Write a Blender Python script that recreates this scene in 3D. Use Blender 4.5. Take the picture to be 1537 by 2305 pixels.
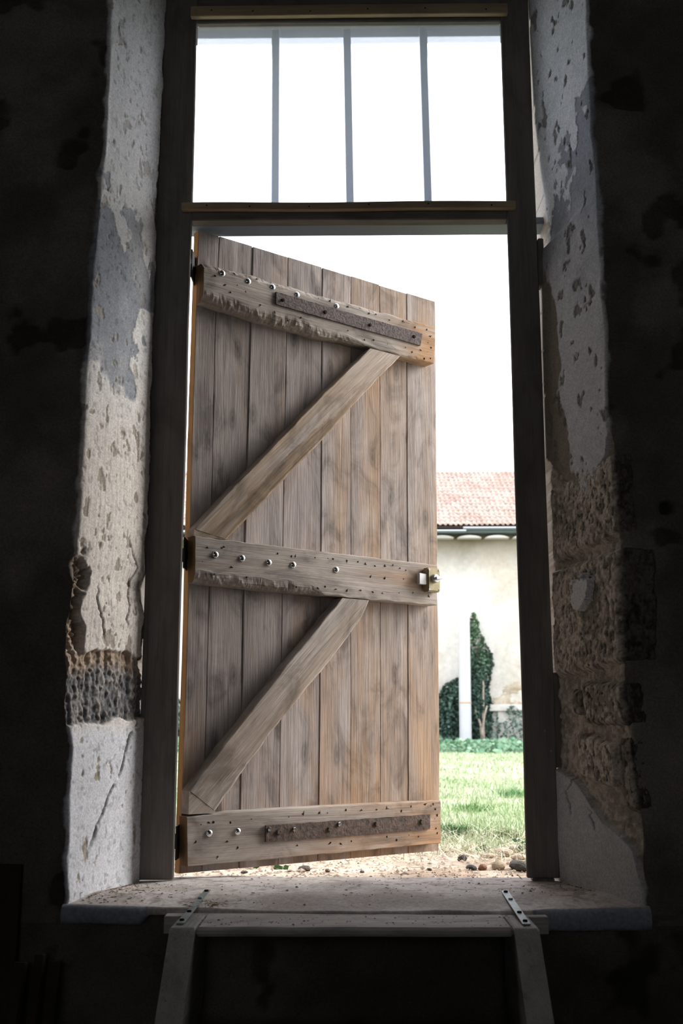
import bpy, bmesh, math, random
import numpy as np
from mathutils import Vector, Matrix

# ------------------------------------------------------------------ scene, camera, light
for _o in list(bpy.data.objects):
    bpy.data.objects.remove(_o)
scene = bpy.context.scene
COL = scene.collection
PI = math.pi
random.seed(7)

# camera: pitched up about 11 degrees, standing in the dark room below the door sill (sill top is z = 0)
YAW, PITCH, ROLL = 0.0134, 0.1928, -0.0005
cam_data = bpy.data.cameras.new('camera')
cam = bpy.data.objects.new('camera', cam_data)
COL.objects.link(cam)
_fw = Vector((-math.sin(YAW) * math.cos(PITCH), math.cos(YAW) * math.cos(PITCH), math.sin(PITCH)))
_rt = Vector((math.cos(YAW), math.sin(YAW), 0))
_up = _rt.cross(_fw)
_r2 = _rt * math.cos(ROLL) + _up * math.sin(ROLL)
_u2 = _up * math.cos(ROLL) - _rt * math.sin(ROLL)
_m = Matrix((_r2, _u2, -_fw)).transposed().to_4x4()
_m.translation = Vector((0.0188, -3.12, 0.4079))
cam.matrix_world = _m
cam_data.sensor_fit = 'VERTICAL'
cam_data.sensor_height = 36.0
cam_data.lens = 2488.96 / 2305.0 * 36.0
cam_data.clip_end = 300
cam_data.dof.use_dof = True
cam_data.dof.focus_distance = 3.35
cam_data.dof.aperture_fstop = 6.3
scene.camera = cam

# even overcast sky
world = bpy.data.worlds.new('overcast_sky')
scene.world = world
world.use_nodes = True
_bg = world.node_tree.nodes['Background']
_bg.inputs['Color'].default_value = (0.955, 0.985, 1.05, 1)
_bg.inputs['Strength'].default_value = 3.6

# the sun behind thick haze, low to the right of the doorway: broad and soft
sun_data = bpy.data.lights.new('hazy_sun', 'SUN')
sun_data.energy = 6.3
sun_data.angle = math.radians(36)
sun_data.color = (1.0, 0.97, 0.93)
sun = bpy.data.objects.new('hazy_sun', sun_data)
COL.objects.link(sun)
sun.rotation_euler = Vector((0.84, 0.33, 0.42)).to_track_quat('Z', 'Y').to_euler()

scene.view_settings.view_transform = 'Standard'
scene.view_settings.look = 'None'
scene.view_settings.gamma = 1.0
scene.view_settings.exposure = 0.0
scene.view_settings.use_curve_mapping = False

# ------------------------------------------------------------------ helpers
def tag(o, label=None, cat=None, group=None, kind=None):
    if label: o['label'] = label
    if cat: o['category'] = cat
    if group: o['group'] = group
    if kind: o['kind'] = kind
    return o

def empty(name, loc=(0, 0, 0), rz=0.0, parent=None):
    o = bpy.data.objects.new(name, None)
    o.empty_display_size = 0.1
    COL.objects.link(o)
    o.location = loc
    o.rotation_euler = (0, 0, rz)
    if parent: o.parent = parent
    return o

def link_mesh(name, me, mat=None, parent=None):
    o = bpy.data.objects.new(name, me)
    COL.objects.link(o)
    if mat is not None and not me.materials:
        me.materials.append(mat)
    if parent is not None:
        o.parent = parent
    return o

def mesh(name, verts, faces, mat=None, parent=None, smooth=False):
    me = bpy.data.meshes.new(name)
    me.from_pydata([tuple(v) for v in verts], [], [tuple(f) for f in faces])
    me.validate()
    me.update()
    if smooth:
        me.polygons.foreach_set('use_smooth', [True] * len(me.polygons))
    return link_mesh(name, me, mat, parent)

def fast_mesh(name, co, quads, mat=None, parent=None, smooth=True, colors=None):
    """co (n,3) array, quads (m,3 or 4) int array"""
    me = bpy.data.meshes.new(name)
    k = quads.shape[1]
    me.vertices.add(len(co))
    me.vertices.foreach_set('co', np.ascontiguousarray(co, dtype=np.float32).ravel())
    me.loops.add(quads.size)
    me.loops.foreach_set('vertex_index', np.ascontiguousarray(quads, dtype=np.int32).ravel())
    me.polygons.add(len(quads))
    me.polygons.foreach_set('loop_start', np.arange(0, quads.size, k, dtype=np.int32))
    if smooth:
        me.polygons.foreach_set('use_smooth', np.ones(len(quads), dtype=bool))
    me.update(calc_edges=True)
    if colors is not None:
        a = me.color_attributes.new('tint', 'FLOAT_COLOR', 'POINT')
        rgba = np.ones((len(co), 4), dtype=np.float32)
        rgba[:, :3] = colors
        a.data.foreach_set('color', rgba.ravel())
    return link_mesh(name, me, mat, parent)

def grid_quads(nu, nv):
    """vertex index = v * nu + u"""
    u, v = np.meshgrid(np.arange(nu - 1), np.arange(nv - 1))
    a = (v * nu + u).ravel()
    return np.stack([a, a + 1, a + nu + 1, a + nu], 1)

def bm_obj(name, bm, mat=None, parent=None, smooth=False):
    me = bpy.data.meshes.new(name)
    bmesh.ops.recalc_face_normals(bm, faces=bm.faces)
    bm.to_mesh(me)
    bm.free()
    if smooth:
        me.polygons.foreach_set('use_smooth', [True] * len(me.polygons))
    return link_mesh(name, me, mat, parent)

def add_box(bm, x0, x1, y0, y1, z0, z1, bevel=0.0, mtx=None, seg=1):
    r = bmesh.ops.create_cube(bm, size=1.0)
    vs = r['verts']
    for v in vs:
        v.co = Vector(((x0 + x1) / 2 + v.co.x * (x1 - x0), (y0 + y1) / 2 + v.co.y * (y1 - y0), (z0 + z1) / 2 + v.co.z * (z1 - z0)))
    if bevel > 0:
        es = list({e for v in vs for e in v.link_edges})
        rr = bmesh.ops.bevel(bm, geom=es, offset=bevel, segments=seg, affect='EDGES')
        vs = list({v for f in rr['faces'] for v in f.verts} | {v for v in vs if v.is_valid})
    if mtx is not None:
        for v in vs: v.co = mtx @ v.co
    return vs

def box(name, x0, x1, y0, y1, z0, z1, mat, parent=None, bevel=0.0, seg=1):
    bm = bmesh.new()
    add_box(bm, x0, x1, y0, y1, z0, z1, bevel, seg=seg)
    return bm_obj(name, bm, mat, parent)

def lathe(bm, prof, n=14, mtx=None):
    """prof: list of (r, h); axis along local z"""
    rings = []
    for r, h in prof:
        if r < 1e-6:
            rings.append([bm.verts.new((0, 0, h))])
        else:
            rings.append([bm.verts.new((r * math.cos(2 * PI * k / n), r * math.sin(2 * PI * k / n), h)) for k in range(n)])
    for a, b in zip(rings, rings[1:]):
        for k in range(n):
            if len(a) == 1 and len(b) == 1: continue
            if len(a) == 1: bm.faces.new((a[0], b[k], b[(k + 1) % n]))
            elif len(b) == 1: bm.faces.new((a[k], a[(k + 1) % n], b[0]))
            else: bm.faces.new((a[k], a[(k + 1) % n], b[(k + 1) % n], b[k]))
    if mtx is not None:
        for ring in rings:
            for v in ring: v.co = mtx @ v.co

def prism(bm, poly, axis_pts):
    """extrude polygon: poly list of 2d, axis_pts: two functions mapping 2d -> 3d"""
    a = [bm.verts.new(axis_pts[0](p)) for p in poly]
    b = [bm.verts.new(axis_pts[1](p)) for p in poly]
    n = len(poly)
    bm.faces.new(a); bm.faces.new(list(reversed(b)))
    for k in range(n):
        bm.faces.new((a[k], b[k], b[(k + 1) % n], a[(k + 1) % n]))

# ---- numpy noise
def _hash(ix, iy, seed):
    h = (ix.astype(np.int64) * 374761393 + iy.astype(np.int64) * 668265263 + seed * 974634777) & 0x7fffffff
    h = ((h ^ (h >> 13)) * 1274126177) & 0x7fffffff
    h = (h ^ (h >> 16)) & 0x7fffffff
    return (h % 100003) / 100003.0

def vn(x, y, seed=0):
    x = np.asarray(x, float); y = np.asarray(y, float)
    ix = np.floor(x).astype(np.int64); iy = np.floor(y).astype(np.int64)
    fx = x - ix; fy = y - iy
    fx = fx * fx * (3 - 2 * fx); fy = fy * fy * (3 - 2 * fy)
    a = _hash(ix, iy, seed); b = _hash(ix + 1, iy, seed); c = _hash(ix, iy + 1, seed); d = _hash(ix + 1, iy + 1, seed)
    return (a * (1 - fx) + b * fx) * (1 - fy) + (c * (1 - fx) + d * fx) * fy

def fbm(x, y, seed=0, oct=4, lac=2.1, gain=0.5):
    s = 0; amp = 1; tot = 0
    for k in range(oct):
        s = s + amp * vn(x, y, seed + 17 * k); tot += amp
        x = np.asarray(x) * lac + 3.7; y = np.asarray(y) * lac + 1.3; amp *= gain
    return s / tot          # 0..1

def sstep(a, b, x):
    t = np.clip((x - a) / (b - a), 0, 1)
    return t * t * (3 - 2 * t)

def pw(x, pts):
    pts = sorted(pts)
    return np.interp(x, [p[0] for p in pts], [p[1] for p in pts])

# ------------------------------------------------------------------ materials
def new_mat(name):
    m = bpy.data.materials.new(name)
    m.use_nodes = True
    nt = m.node_tree
    return m, nt, nt.nodes, nt.links, nt.nodes['Principled BSDF']

def nd(nodes, t, **kw):
    n = nodes.new(t)
    for k, v in kw.items():
        if hasattr(n, k): setattr(n, k, v)
    return n

def ramp(nodes, stops):
    r = nodes.new('ShaderNodeValToRGB')
    el = r.color_ramp.elements
    while len(el) < len(stops): el.new(0.5)
    for e, (p, c) in zip(el, stops):
        e.position = p
        e.color = (c, c, c, 1) if isinstance(c, (int, float)) else (*c, 1)
    return r

def mix(nodes, links, fac, a, b, mode='MIX'):
    n = nodes.new('ShaderNodeMix'); n.data_type = 'RGBA'; n.blend_type = mode
    for sock, val in ((n.inputs[0], fac), (n.inputs[6], a), (n.inputs[7], b)):
        if hasattr(val, 'links'): links.new(val, sock)
        elif isinstance(val, (int, float)): sock.default_value = val
        else: sock.default_value = (*val, 1)
    return n.outputs[2]

def noise(nodes, links, vec, scale, detail=4, rough=0.55, dist=0.0):
    n = nodes.new('ShaderNodeTexNoise')
    n.inputs['Scale'].default_value = scale; n.inputs['Detail'].default_value = detail
    n.inputs['Roughness'].default_value = rough; n.inputs['Distortion'].default_value = dist
    if vec is not None: links.new(vec, n.inputs['Vector'])
    return n.outputs['Fac']

def mapping(nodes, links, vec, scale=(1, 1, 1), rot=(0, 0, 0), loc=(0, 0, 0)):
    n = nodes.new('ShaderNodeMapping')
    n.inputs['Scale'].default_value = scale; n.inputs['Rotation'].default_value = rot; n.inputs['Location'].default_value = loc
    links.new(vec, n.inputs['Vector'])
    return n.outputs['Vector']

def bump(nodes, links, bsdf, h, strength=0.3, dist=0.01):
    b = nodes.new('ShaderNodeBump')
    b.inputs['Strength'].default_value = strength; b.inputs['Distance'].default_value = dist
    links.new(h, b.inputs['Height']); links.new(b.outputs['Normal'], bsdf.inputs['Normal'])

def wood(name, axis, pale, mid, dark, warm, rough=0.85, rot=0.0, xgrad=None, zgrad=0.0, two_tone=None, knots=True, stain=0.75, bumps=0.5):
    """weathered timber; axis = local grain direction; the object's own 'warmth' number shifts grey to orange.
    xgrad = (start, gain): fresher wood towards the free end; zgrad: fresher wood near the ground where rain splashes"""
    m, nt, N, L, B = new_mat(name)
    tc = N.new('ShaderNodeTexCoord')
    oi = N.new('ShaderNodeObjectInfo')
    sc = N.new('ShaderNodeVectorMath'); sc.operation = 'SCALE'
    comb = N.new('ShaderNodeCombineXYZ')
    for k in range(3): L.new(oi.outputs['Random'], comb.inputs[k])
    L.new(comb.outputs[0], sc.inputs[0]); sc.inputs['Scale'].default_value = 13.0
    add = N.new('ShaderNodeVectorMath'); add.operation = 'ADD'
    base = mapping(N, L, tc.outputs['Object'], rot=(0, rot, 0)) if rot else tc.outputs['Object']
    L.new(base, add.inputs[0]); L.new(sc.outputs[0], add.inputs[1])
    def stretched(k):
        st = [1.0, 1.0, 1.0]; st['xyz'.index(axis)] = k
        return mapping(N, L, add.outputs[0], scale=st)
    gv, gv2, sv, bv = stretched(0.02), stretched(0.045), stretched(0.16), stretched(0.5)
    fine = noise(N, L, gv, 380, 4, 0.6)
    line = noise(N, L, gv2, 75, 5, 0.6, 0.8)
    soft = noise(N, L, sv, 13, 5, 0.55, 0.8)
    blot = noise(N, L, sv, 5.5, 6, 0.62, 0.8)
    stn = noise(N, L, bv, 9, 6, 0.62, 1.2)
    wash = noise(N, L, sv, 9, 5, 0.6, 1.6)
    g = ramp(N, [(0.30, mid), (0.62, pale)]); L.new(soft, g.inputs['Fac'])
    f = ramp(N, [(0.34, 0.84), (0.60, 1.05)]); L.new(fine, f.inputs['Fac'])
    ln = ramp(N, [(0.28, 0.50), (0.40, 0.92), (0.60, 1.04)]); L.new(line, ln.inputs['Fac'])
    c = g.outputs['Color']
    at = N.new('ShaderNodeAttribute'); at.attribute_type = 'OBJECT'; at.attribute_name = 'warmth'
    ma = N.new('ShaderNodeMath'); ma.operation = 'ADD'; L.new(at.outputs['Fac'], ma.inputs[0]); L.new(blot, ma.inputs[1])
    src = ma.outputs[0]
    sx = N.new('ShaderNodeSeparateXYZ'); L.new(tc.outputs['Object'], sx.inputs[0])
    def grad(sock, lo, hi, gain, src):
        mr = N.new('ShaderNodeMapRange'); mr.inputs['From Min'].default_value = lo; mr.inputs['From Max'].default_value = hi
        mr.inputs['To Min'].default_value = 0; mr.inputs['To Max'].default_value = gain; L.new(sock, mr.inputs['Value'])
        ad = N.new('ShaderNodeMath'); ad.operation = 'ADD'; L.new(src, ad.inputs[0]); L.new(mr.outputs[0], ad.inputs[1])
        return ad.outputs[0]
    if xgrad: src = grad(sx.outputs[0], xgrad[0], 0.93, xgrad[1], src)
    if zgrad: src = grad(sx.outputs[2], 0.75, 0.1, zgrad, src)
    wr = ramp(N, [(0.56, 0.0), (0.84, 0.85)]); L.new(src, wr.inputs['Fac'])
    c = mix(N, L, wr.outputs['Color'], c, warm)
    if two_tone:                                      # bark side of the brace: brown strip with a wavering edge
        dt = N.new('ShaderNodeVectorMath'); dt.operation = 'DOT_PRODUCT'; dt.inputs[1].default_value = (0.72, 0, -0.69); L.new(tc.outputs['Object'], dt.inputs[0])
        wv = noise(N, L, tc.outputs['Object'], 7, 4, 0.6)
        mm = N.new('ShaderNodeMath'); mm.operation = 'MULTIPLY_ADD'; L.new(wv, mm.inputs[0]); mm.inputs[1].default_value = 0.10; L.new(dt.outputs['Value'], mm.inputs[2])
        zz = N.new('ShaderNodeMath'); zz.operation = 'MULTIPLY_ADD'; L.new(sx.outputs[2], zz.inputs[0]); zz.inputs[1].default_value = -0.07; L.new(mm.outputs[0], zz.inputs[2])
        mr = N.new('ShaderNodeMapRange'); mr.inputs['From Min'].default_value = two_tone; mr.inputs['From Max'].default_value = two_tone + 0.006; mr.inputs['To Max'].default_value = 0.8; L.new(zz.outputs[0], mr.inputs['Value'])
        c = mix(N, L, mr.outputs[0], c, tuple(0.75 * k for k in warm))
    # pale washed-out streaks
    ws = ramp(N, [(0.54, 0.0), (0.64, 0.5)]); L.new(wash, ws.inputs['Fac'])
    c = mix(N, L, ws.outputs['Color'], c, tuple(1.12 * k for k in pale))
    c = mix(N, L, 0.8, c, f.outputs['Color'], 'MULTIPLY')
    c = mix(N, L, 0.75, c, ln.outputs['Color'], 'MULTIPLY')
    # dirt stains
    s = ramp(N, [(0.34, 0.34), (0.48, 0.82), (0.62, 1.0)]); L.new(stn, s.inputs['Fac'])
    c = mix(N, L, stain, c, s.outputs['Color'], 'MULTIPLY')
    if knots:
        kv = mapping(N, L, add.outputs[0], scale=[3.1 if a == axis else 8.0 for a in 'xyz'])
        vo = N.new('ShaderNodeTexVoronoi'); vo.inputs['Scale'].default_value = 1.0; vo.feature = 'F1'; vo.voronoi_dimensions = '2D'
        sep = N.new('ShaderNodeSeparateXYZ'); L.new(kv, sep.inputs[0]); cxy = N.new('ShaderNodeCombineXYZ')
        L.new(sep.outputs[0], cxy.inputs[0]); L.new(sep.outputs[2], cxy.inputs[1]); L.new(cxy.outputs[0], vo.inputs['Vector'])
        k = ramp(N, [(0.02, 0.34), (0.055, 0.62), (0.075, 0.5), (0.13, 0.92), (0.2, 1.0)]); L.new(vo.outputs['Distance'], k.inputs['Fac'])
        c = mix(N, L, 0.8, c, k.outputs['Color'], 'MULTIPLY')
    L.new(c, B.inputs['Base Color'])
    B.inputs['Roughness'].default_value = rough
    B.inputs['Specular IOR Level'].default_value = 0.25
    hs = N.new('ShaderNodeMath'); hs.operation = 'ADD'; L.new(fine, hs.inputs[0]); L.new(line, hs.inputs[1])
    bump(N, L, B, hs.outputs[0], bumps, 0.003)
    return m

GREY = dict(pale=(0.45, 0.388, 0.36), mid=(0.30, 0.255, 0.238), dark=(0.16, 0.13, 0.118), warm=(0.45, 0.285, 0.165))
M = {}
M['plank'] = wood('plank_wood', 'z', zgrad=0.16, **GREY)
RAIL = dict(pale=(0.50, 0.435, 0.385), mid=(0.36, 0.305, 0.265), dark=(0.17, 0.135, 0.11), warm=(0.46, 0.255, 0.12), knots=False)
M['rail'] = wood('top_ledge_wood', 'x', xgrad=(0.62, 0.55), **RAIL)
M['rail_mid'] = wood('middle_ledge_wood', 'x', xgrad=(0.45, 0.12), **RAIL)
M['rail_low'] = wood('bottom_ledge_wood', 'x', xgrad=(0.15, 0.38), **RAIL)
BR = dict(pale=(0.52, 0.455, 0.41), mid=(0.40, 0.345, 0.305), dark=(0.18, 0.145, 0.12), warm=(0.43, 0.29, 0.175), rot=-0.80, knots=False)
M['brace'] = wood('brace_wood', 'z', **BR)
M['brace_two'] = wood('two_tone_brace_wood', 'z', two_tone=-0.665, **BR)
def simple_wood(name, col):
    return wood(name, 'z', pale=tuple(1.2 * k for k in col), mid=col, dark=tuple(.5 * k for k in col), warm=col, knots=False, stain=.5)
M['edge'] = simple_wood('fresh_sawn_plank_edge', (0.50, 0.27, 0.11))
M['endgrain'] = simple_wood('brown_end_grain', (0.22, 0.125, 0.06))
M['frame_v'] = wood('frame_post_wood', 'z', pale=(0.20, 0.18, 0.16), mid=(0.155, 0.138, 0.122), dark=(0.09, 0.078, 0.066), warm=(0.2, 0.16, 0.12), knots=False, stain=0.35, bumps=0.3)
M['frame_h'] = wood('frame_rail_wood', 'x', pale=(0.19, 0.17, 0.15), mid=(0.15, 0.132, 0.115), dark=(0.09, 0.078, 0.066), warm=(0.2, 0.16, 0.12), knots=False, stain=0.35, bumps=0.3)
M['batten'] = wood('batten_wood', 'x', pale=(0.42, 0.32, 0.2), mid=(0.34, 0.25, 0.15), dark=(0.22, 0.155, 0.09), warm=(0.42, 0.29, 0.15), knots=False, stain=0.3, bumps=0.25)
M['stair_x'] = wood('stair_tread_wood', 'x', pale=(0.45, 0.41, 0.38), mid=(0.36, 0.325, 0.30), dark=(0.19, 0.165, 0.15), warm=(0.42, 0.34, 0.27), knots=False, stain=0.5)
M['stair_s'] = wood('stair_stringer_wood', 'y', pale=(0.36, 0.34, 0.315), mid=(0.29, 0.27, 0.25), dark=(0.17, 0.155, 0.14), warm=(0.35, 0.3, 0.25), knots=False, stain=0.4)
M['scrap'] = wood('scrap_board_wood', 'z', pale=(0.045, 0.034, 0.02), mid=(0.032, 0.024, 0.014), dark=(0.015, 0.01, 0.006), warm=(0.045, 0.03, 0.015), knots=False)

def simple(name, col, rough=0.6, metal=0.0, nscale=0, ncol=None, nb=0.0, nlo=0.4, nhi=0.65, spec=0.5):
    m, nt, N, L, B = new_mat(name)
    B.inputs['Roughness'].default_value = rough; B.inputs['Metallic'].default_value = metal
    B.inputs['Specular IOR Level'].default_value = spec
    if nscale:
        tc = N.new('ShaderNodeTexCoord')
        f = noise(N, L, tc.outputs['Object'], nscale, 6, 0.65)
        r = ramp(N, [(nlo, col), (nhi, ncol or col)]); L.new(f, r.inputs['Fac'])
        L.new(r.outputs['Color'], B.inputs['Base Color'])
        if nb: bump(N, L, B, f, nb, 0.01)
    else:
        B.inputs['Base Color'].default_value = (*col, 1)
    return m

M['chrome'] = simple('zinc_bolt_metal', (0.75, 0.76, 0.78), 0.22, 1.0)
M['zinc'] = simple('zinc_strap_metal', (0.22, 0.25, 0.245), 0.55, 0.25, 40, (0.32, 0.35, 0.345), 0.1)
M['rust'] = simple('rusty_iron', (0.075, 0.06, 0.06), 0.85, 0.15, 130, (0.20, 0.155, 0.145), 0.9, 0.36, 0.66, 0.3)
M['rust2'] = simple('dark_rusty_iron', (0.055, 0.042, 0.036), 0.8, 0.15, 70, (0.16, 0.105, 0.08), 0.6, 0.36, 0.7, 0.3)
M['hole'] = simple('old_nail_iron', (0.022, 0.017, 0.014), 0.9, 0.0, spec=0.1)
M['brass'] = simple('aged_brass_lacquer', (0.24, 0.195, 0.10), 0.5, 0.3, 60, (0.32, 0.265, 0.14), 0.05)
M['steel'] = simple('brushed_steel', (0.50, 0.50, 0.51), 0.4, 0.5)
M['blackiron'] = simple('black_iron', (0.02, 0.02, 0.022), 0.5, 0.4)
M['bar'] = simple('grey_painted_bar', (0.17, 0.20, 0.25), 0.6)
M['wall_dark'] = simple('sooty_plaster', (0.05, 0.043, 0.035), 0.95, 0, 5, (0.13, 0.115, 0.095), 0.6, 0.35, 0.7, 0.1)
M['room'] = simple('old_room_plaster', (0.10, 0.09, 0.08), 0.95, 0, 3, (0.2, 0.18, 0.16), 0.3, spec=0.1)
M['floor'] = simple('earth_floor', (0.06, 0.05, 0.04), 0.95, 0, 6, (0.12, 0.10, 0.08), 0.5, spec=0.1)
M['lintel'] = simple('slate_blue_lintel', (0.10, 0.11, 0.14), 0.9, spec=0.1)
M['ext_plaster'] = simple('outer_lime_plaster', (0.5, 0.47, 0.43), 0.95, 0, 4, (0.62, 0.6, 0.57), 0.3, spec=0.1)

def tint_mat(name, fine_scale=180, amount=0.35, bstr=0.5, rough=0.95, bdist=0.004):
    m, nt, N, L, B = new_mat(name)
    at = N.new('ShaderNodeAttribute'); at.attribute_name = 'tint'
    tc = N.new('ShaderNodeTexCoord')
    f = noise(N, L, tc.outputs['Object'], fine_scale, 6, 0.7)
    r = ramp(N, [(0.34, 1 - amount), (0.62, 1 + amount * 0.4)]); L.new(f, r.inputs['Fac'])
    c = mix(N, L, 1.0, at.outputs['Color'], r.outputs['Color'], 'MULTIPLY')
    L.new(c, B.inputs['Base Color'])
    B.inputs['Roughness'].default_value = rough; B.inputs['Specular IOR Level'].default_value = 0.12
    bump(N, L, B, f, bstr, bdist)
    return m
M['reveal'] = tint_mat('flaking_limewash', 180, 0.3, 0.3)
M['stone'] = tint_mat('tufa_stone', 120, 0.45, 0.8)
M['sill'] = tint_mat('worn_sill_stone', 90, 0.28, 0.35)
M['ground'] = tint_mat('dry_earth', 60, 0.3, 0.6, bdist=0.01)
M['leaf'] = tint_mat('leaf_green', 8, 0.2, 0.0, 0.6)
M['tile'] = None

# translucent pane of the transom light
def pane_mat():
    m, nt, N, L, B = new_mat('hazy_acrylic_sheet')
    N.remove(B)
    out = N['Material Output']
    rf = N.new('ShaderNodeBsdfRefraction'); rf.inputs['IOR'].default_value = 1.18; rf.inputs['Roughness'].default_value = 0.22
    rf.inputs['Color'].default_value = (0.95, 0.97, 1.0, 1)
    tl = N.new('ShaderNodeBsdfTranslucent'); tl.inputs['Color'].default_value = (0.8, 0.86, 1.0, 1)
    tr = N.new('ShaderNodeBsdfTransparent'); tr.inputs['Color'].default_value = (0.95, 0.97, 1.0, 1)
    ms0 = N.new('ShaderNodeMixShader'); ms0.inputs[0].default_value = 0.45
    L.new(rf.outputs[0], ms0.inputs[1]); L.new(tr.outputs[0], ms0.inputs[2])
    ms = N.new('ShaderNodeMixShader'); ms.inputs[0].default_value = 0.10
    L.new(ms0.outputs[0], ms.inputs[1]); L.new(tl.outputs[0], ms.inputs[2])
    L.new(ms.outputs[0], out.inputs['Surface'])
    return m
M['pane'] = pane_mat()

# ------------------------------------------------------------------ the room shell
FLOOR_Z = -1.1
def s_box(name, *a, mat=None, label=None, cat=None, parent=None):
    o = box(name, *a, mat, parent)
    return tag(o, label, cat, kind='structure')

fl = s_box('floor', -3.2, 3.2, -6.6, -0.2, FLOOR_Z - 0.1, FLOOR_Z, mat=M['floor'], label='dark earth floor of the unlit room', cat='floor')
s_box('ceiling', -3.2, 3.2, -6.6, -0.0, 3.3, 3.45, mat=M['room'], label='dark ceiling above the unlit room', cat='ceiling')
s_box('wall_left', -3.2, -3.0, -6.6, -0.3, FLOOR_Z, 3.3, mat=M['room'], label='side wall of the unlit room on the left', cat='wall')
s_box('wall_right', 3.0, 3.2, -6.6, -0.3, FLOOR_Z, 3.3, mat=M['room'], label='side wall of the unlit room on the right', cat='wall')
bm = bmesh.new()                                     # unseen rear wall; window opening added to send fill light onto frame and stair
WX0, WX1, WZ0, WZ1 = -0.65, 0.75, 0.60, 1.80
add_box(bm, -3.0, WX0, -6.8, -6.5, FLOOR_Z, 3.3); add_box(bm, WX1, 3.0, -6.8, -6.5, FLOOR_Z, 3.3)
add_box(bm, WX0, WX1, -6.8, -6.5, FLOOR_Z, WZ0); add_box(bm, WX0, WX1, -6.8, -6.5, WZ1, 3.3)
tag(bm_obj('wall_rear', bm, M['room']), 'rear wall of the unlit room with an opening added for fill light', 'wall', kind='structure')

# front wall: a thick rubble wall; its core is hidden behind the plastered faces below
wall = empty('wall_front'); tag(wall, 'thick sooty plastered wall around the doorway', 'wall', kind='structure')
bm = bmesh.new()
for s in (-1, 1):
    x0 = 0.608
    poly = [(s * 4.6, 0.36), (s * x0, 0.36), (s * x0, 0.12), (s * 0.63, 0.02), (s * 0.765, -0.27), (s * 4.6, -0.27)]  # outer face, out of view, pushed outward to shade the door's hinge side
    prism(bm, poly, (lambda p: (p[0], p[1], -1.3), lambda p: (p[0], p[1], 2.7645)))
add_box(bm, -0.6075, 0.6075, -0.29, 0.15, -1.3, -0.022)
bm_obj('wall_core', bm, M['ext_plaster'], wall)['kind'] = 'stuff'
box('lintel_wall', -4.6, 4.6, -0.305, 0.36, 2.765, 5.2, M['ext_plaster'], wall)
box('outer_lintel', -0.6075, 0.6075, 0.055, 0.2, 2.645, 2.7645, M['lintel'], wall)
bm = bmesh.new()
prism(bm, [(-0.3, 2.741), (0.052, 2.741), (0.052, 2.70), (-0.3, 2.739)], (lambda p: (-0.75, p[0], p[1]), lambda p: (0.75, p[0], p[1])))
bm_obj('soffit', bm, M['wall_dark'], wall)

# corner profiles: x of the arris between reveal and wall face as a function of height
LC = [(2.9, -.675), (2.448, -.683), (2.238, -.680), (2.033, -.682), (1.806, -.690), (1.612, -.694), (1.46, -.699), (1.298, -.702), (1.14, -.703), (.997, -.702), (.885, -.706),
      (.787, -.708), (.673, -.715), (.583, -.716), (.45, -.711), (.363, -.699), (.234, -.701), (.128, -.698), (.066, -.697), (.003, -.69), (-.1, -.69)]
RC = [(2.9, .676), (2.413, .676), (2.165, .672), (2.018, .672), (1.873, .677), (1.769, .678), (1.591, .680), (1.441, .682), (1.27, .679), (1.174, .678), (1.127, .684), (.848, .687),
      (.624, .684), (.536, .678), (.342, .690), (.184, .703), (.04, .706), (-.1, .706)]
# gap between the frame post and the masonry (daylight leaks through it)
LG = [(2.9, .002), (.95, .002), (.84, .004), (.80, .016), (.76, .012), (.72, .003), (.66, .004), (.6, .005), (.53, .002), (-.1, .001)]
RG = [(2.9, .006), (2.55, .010), (2.294, .013), (2.07, .026), (1.95, .036), (1.86, .046), (1.845, .046), (1.82, .02), (1.70, .010), (1.69, .010), (1.5, .007), (1.2, .007), (1.05, .003), (.9, .003), (-.1, .002)]

def reveal_surface(side, ucols, z):
    """plan curve: outer edge -> frame -> arris -> wall face, as a grid; returns co, normal, t (0 frame .. 1 arris, >1 wall face)"""
    C, G = (LC, LG) if side < 0 else (RC, RG)
    xf = 0.576 if side < 0 else 0.566
    yc = -0.31 if side < 0 else -0.34
    zz = z[:, None]
    xc = np.abs(pw(z, C))[:, None]; g = pw(z, G)[:, None]
    u = ucols[None, :]
    X = np.where(u < 0, xf + g - 0.004 * (-u), np.where(u <= 1, (xf + g) * (1 - u) + xc * u, xc + (u - 1)))
    Y = np.where(u < 0, -u * 0.15, np.where(u <= 1, yc * u, yc - 0.012 * np.clip(u - 1, 0, 1)))
    # round the arris
    k = np.exp(-((u - 1) / 0.018) ** 2)
    X = X + 0.004 * k; Y = Y + 0.005 * k
    ln = math.hypot(0.12, yc)
    nx_r, ny_r = -yc / ln, 0.12 / ln            # reveal normal pointing to the passage
    w = sstep(0.97, 1.015, u)
    NX = -(abs(yc) / ln) * (1 - w) + 0.0 * w
    NY = -(0.12 / ln) * (1 - w) - 1.0 * w
    nl = np.sqrt(NX ** 2 + NY ** 2)
    NX = NX / nl; NY = NY / nl
    NX = NX + 0 * zz; NY = NY + 0 * zz; Z = zz + 0 * u
    return X * side, Y, Z, NX * side, NY

U_OUT = np.linspace(-1, 0, 9)[:-1]
U_REV = np.linspace(0, 1, 112)
U_WALL = 1 + 0.9 * np.linspace(0, 1, 64)[1:] ** 1.7
UC = np.concatenate([U_OUT, U_REV, U_WALL])
ZR = np.arange(-0.055, 2.76, 0.003)

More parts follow.
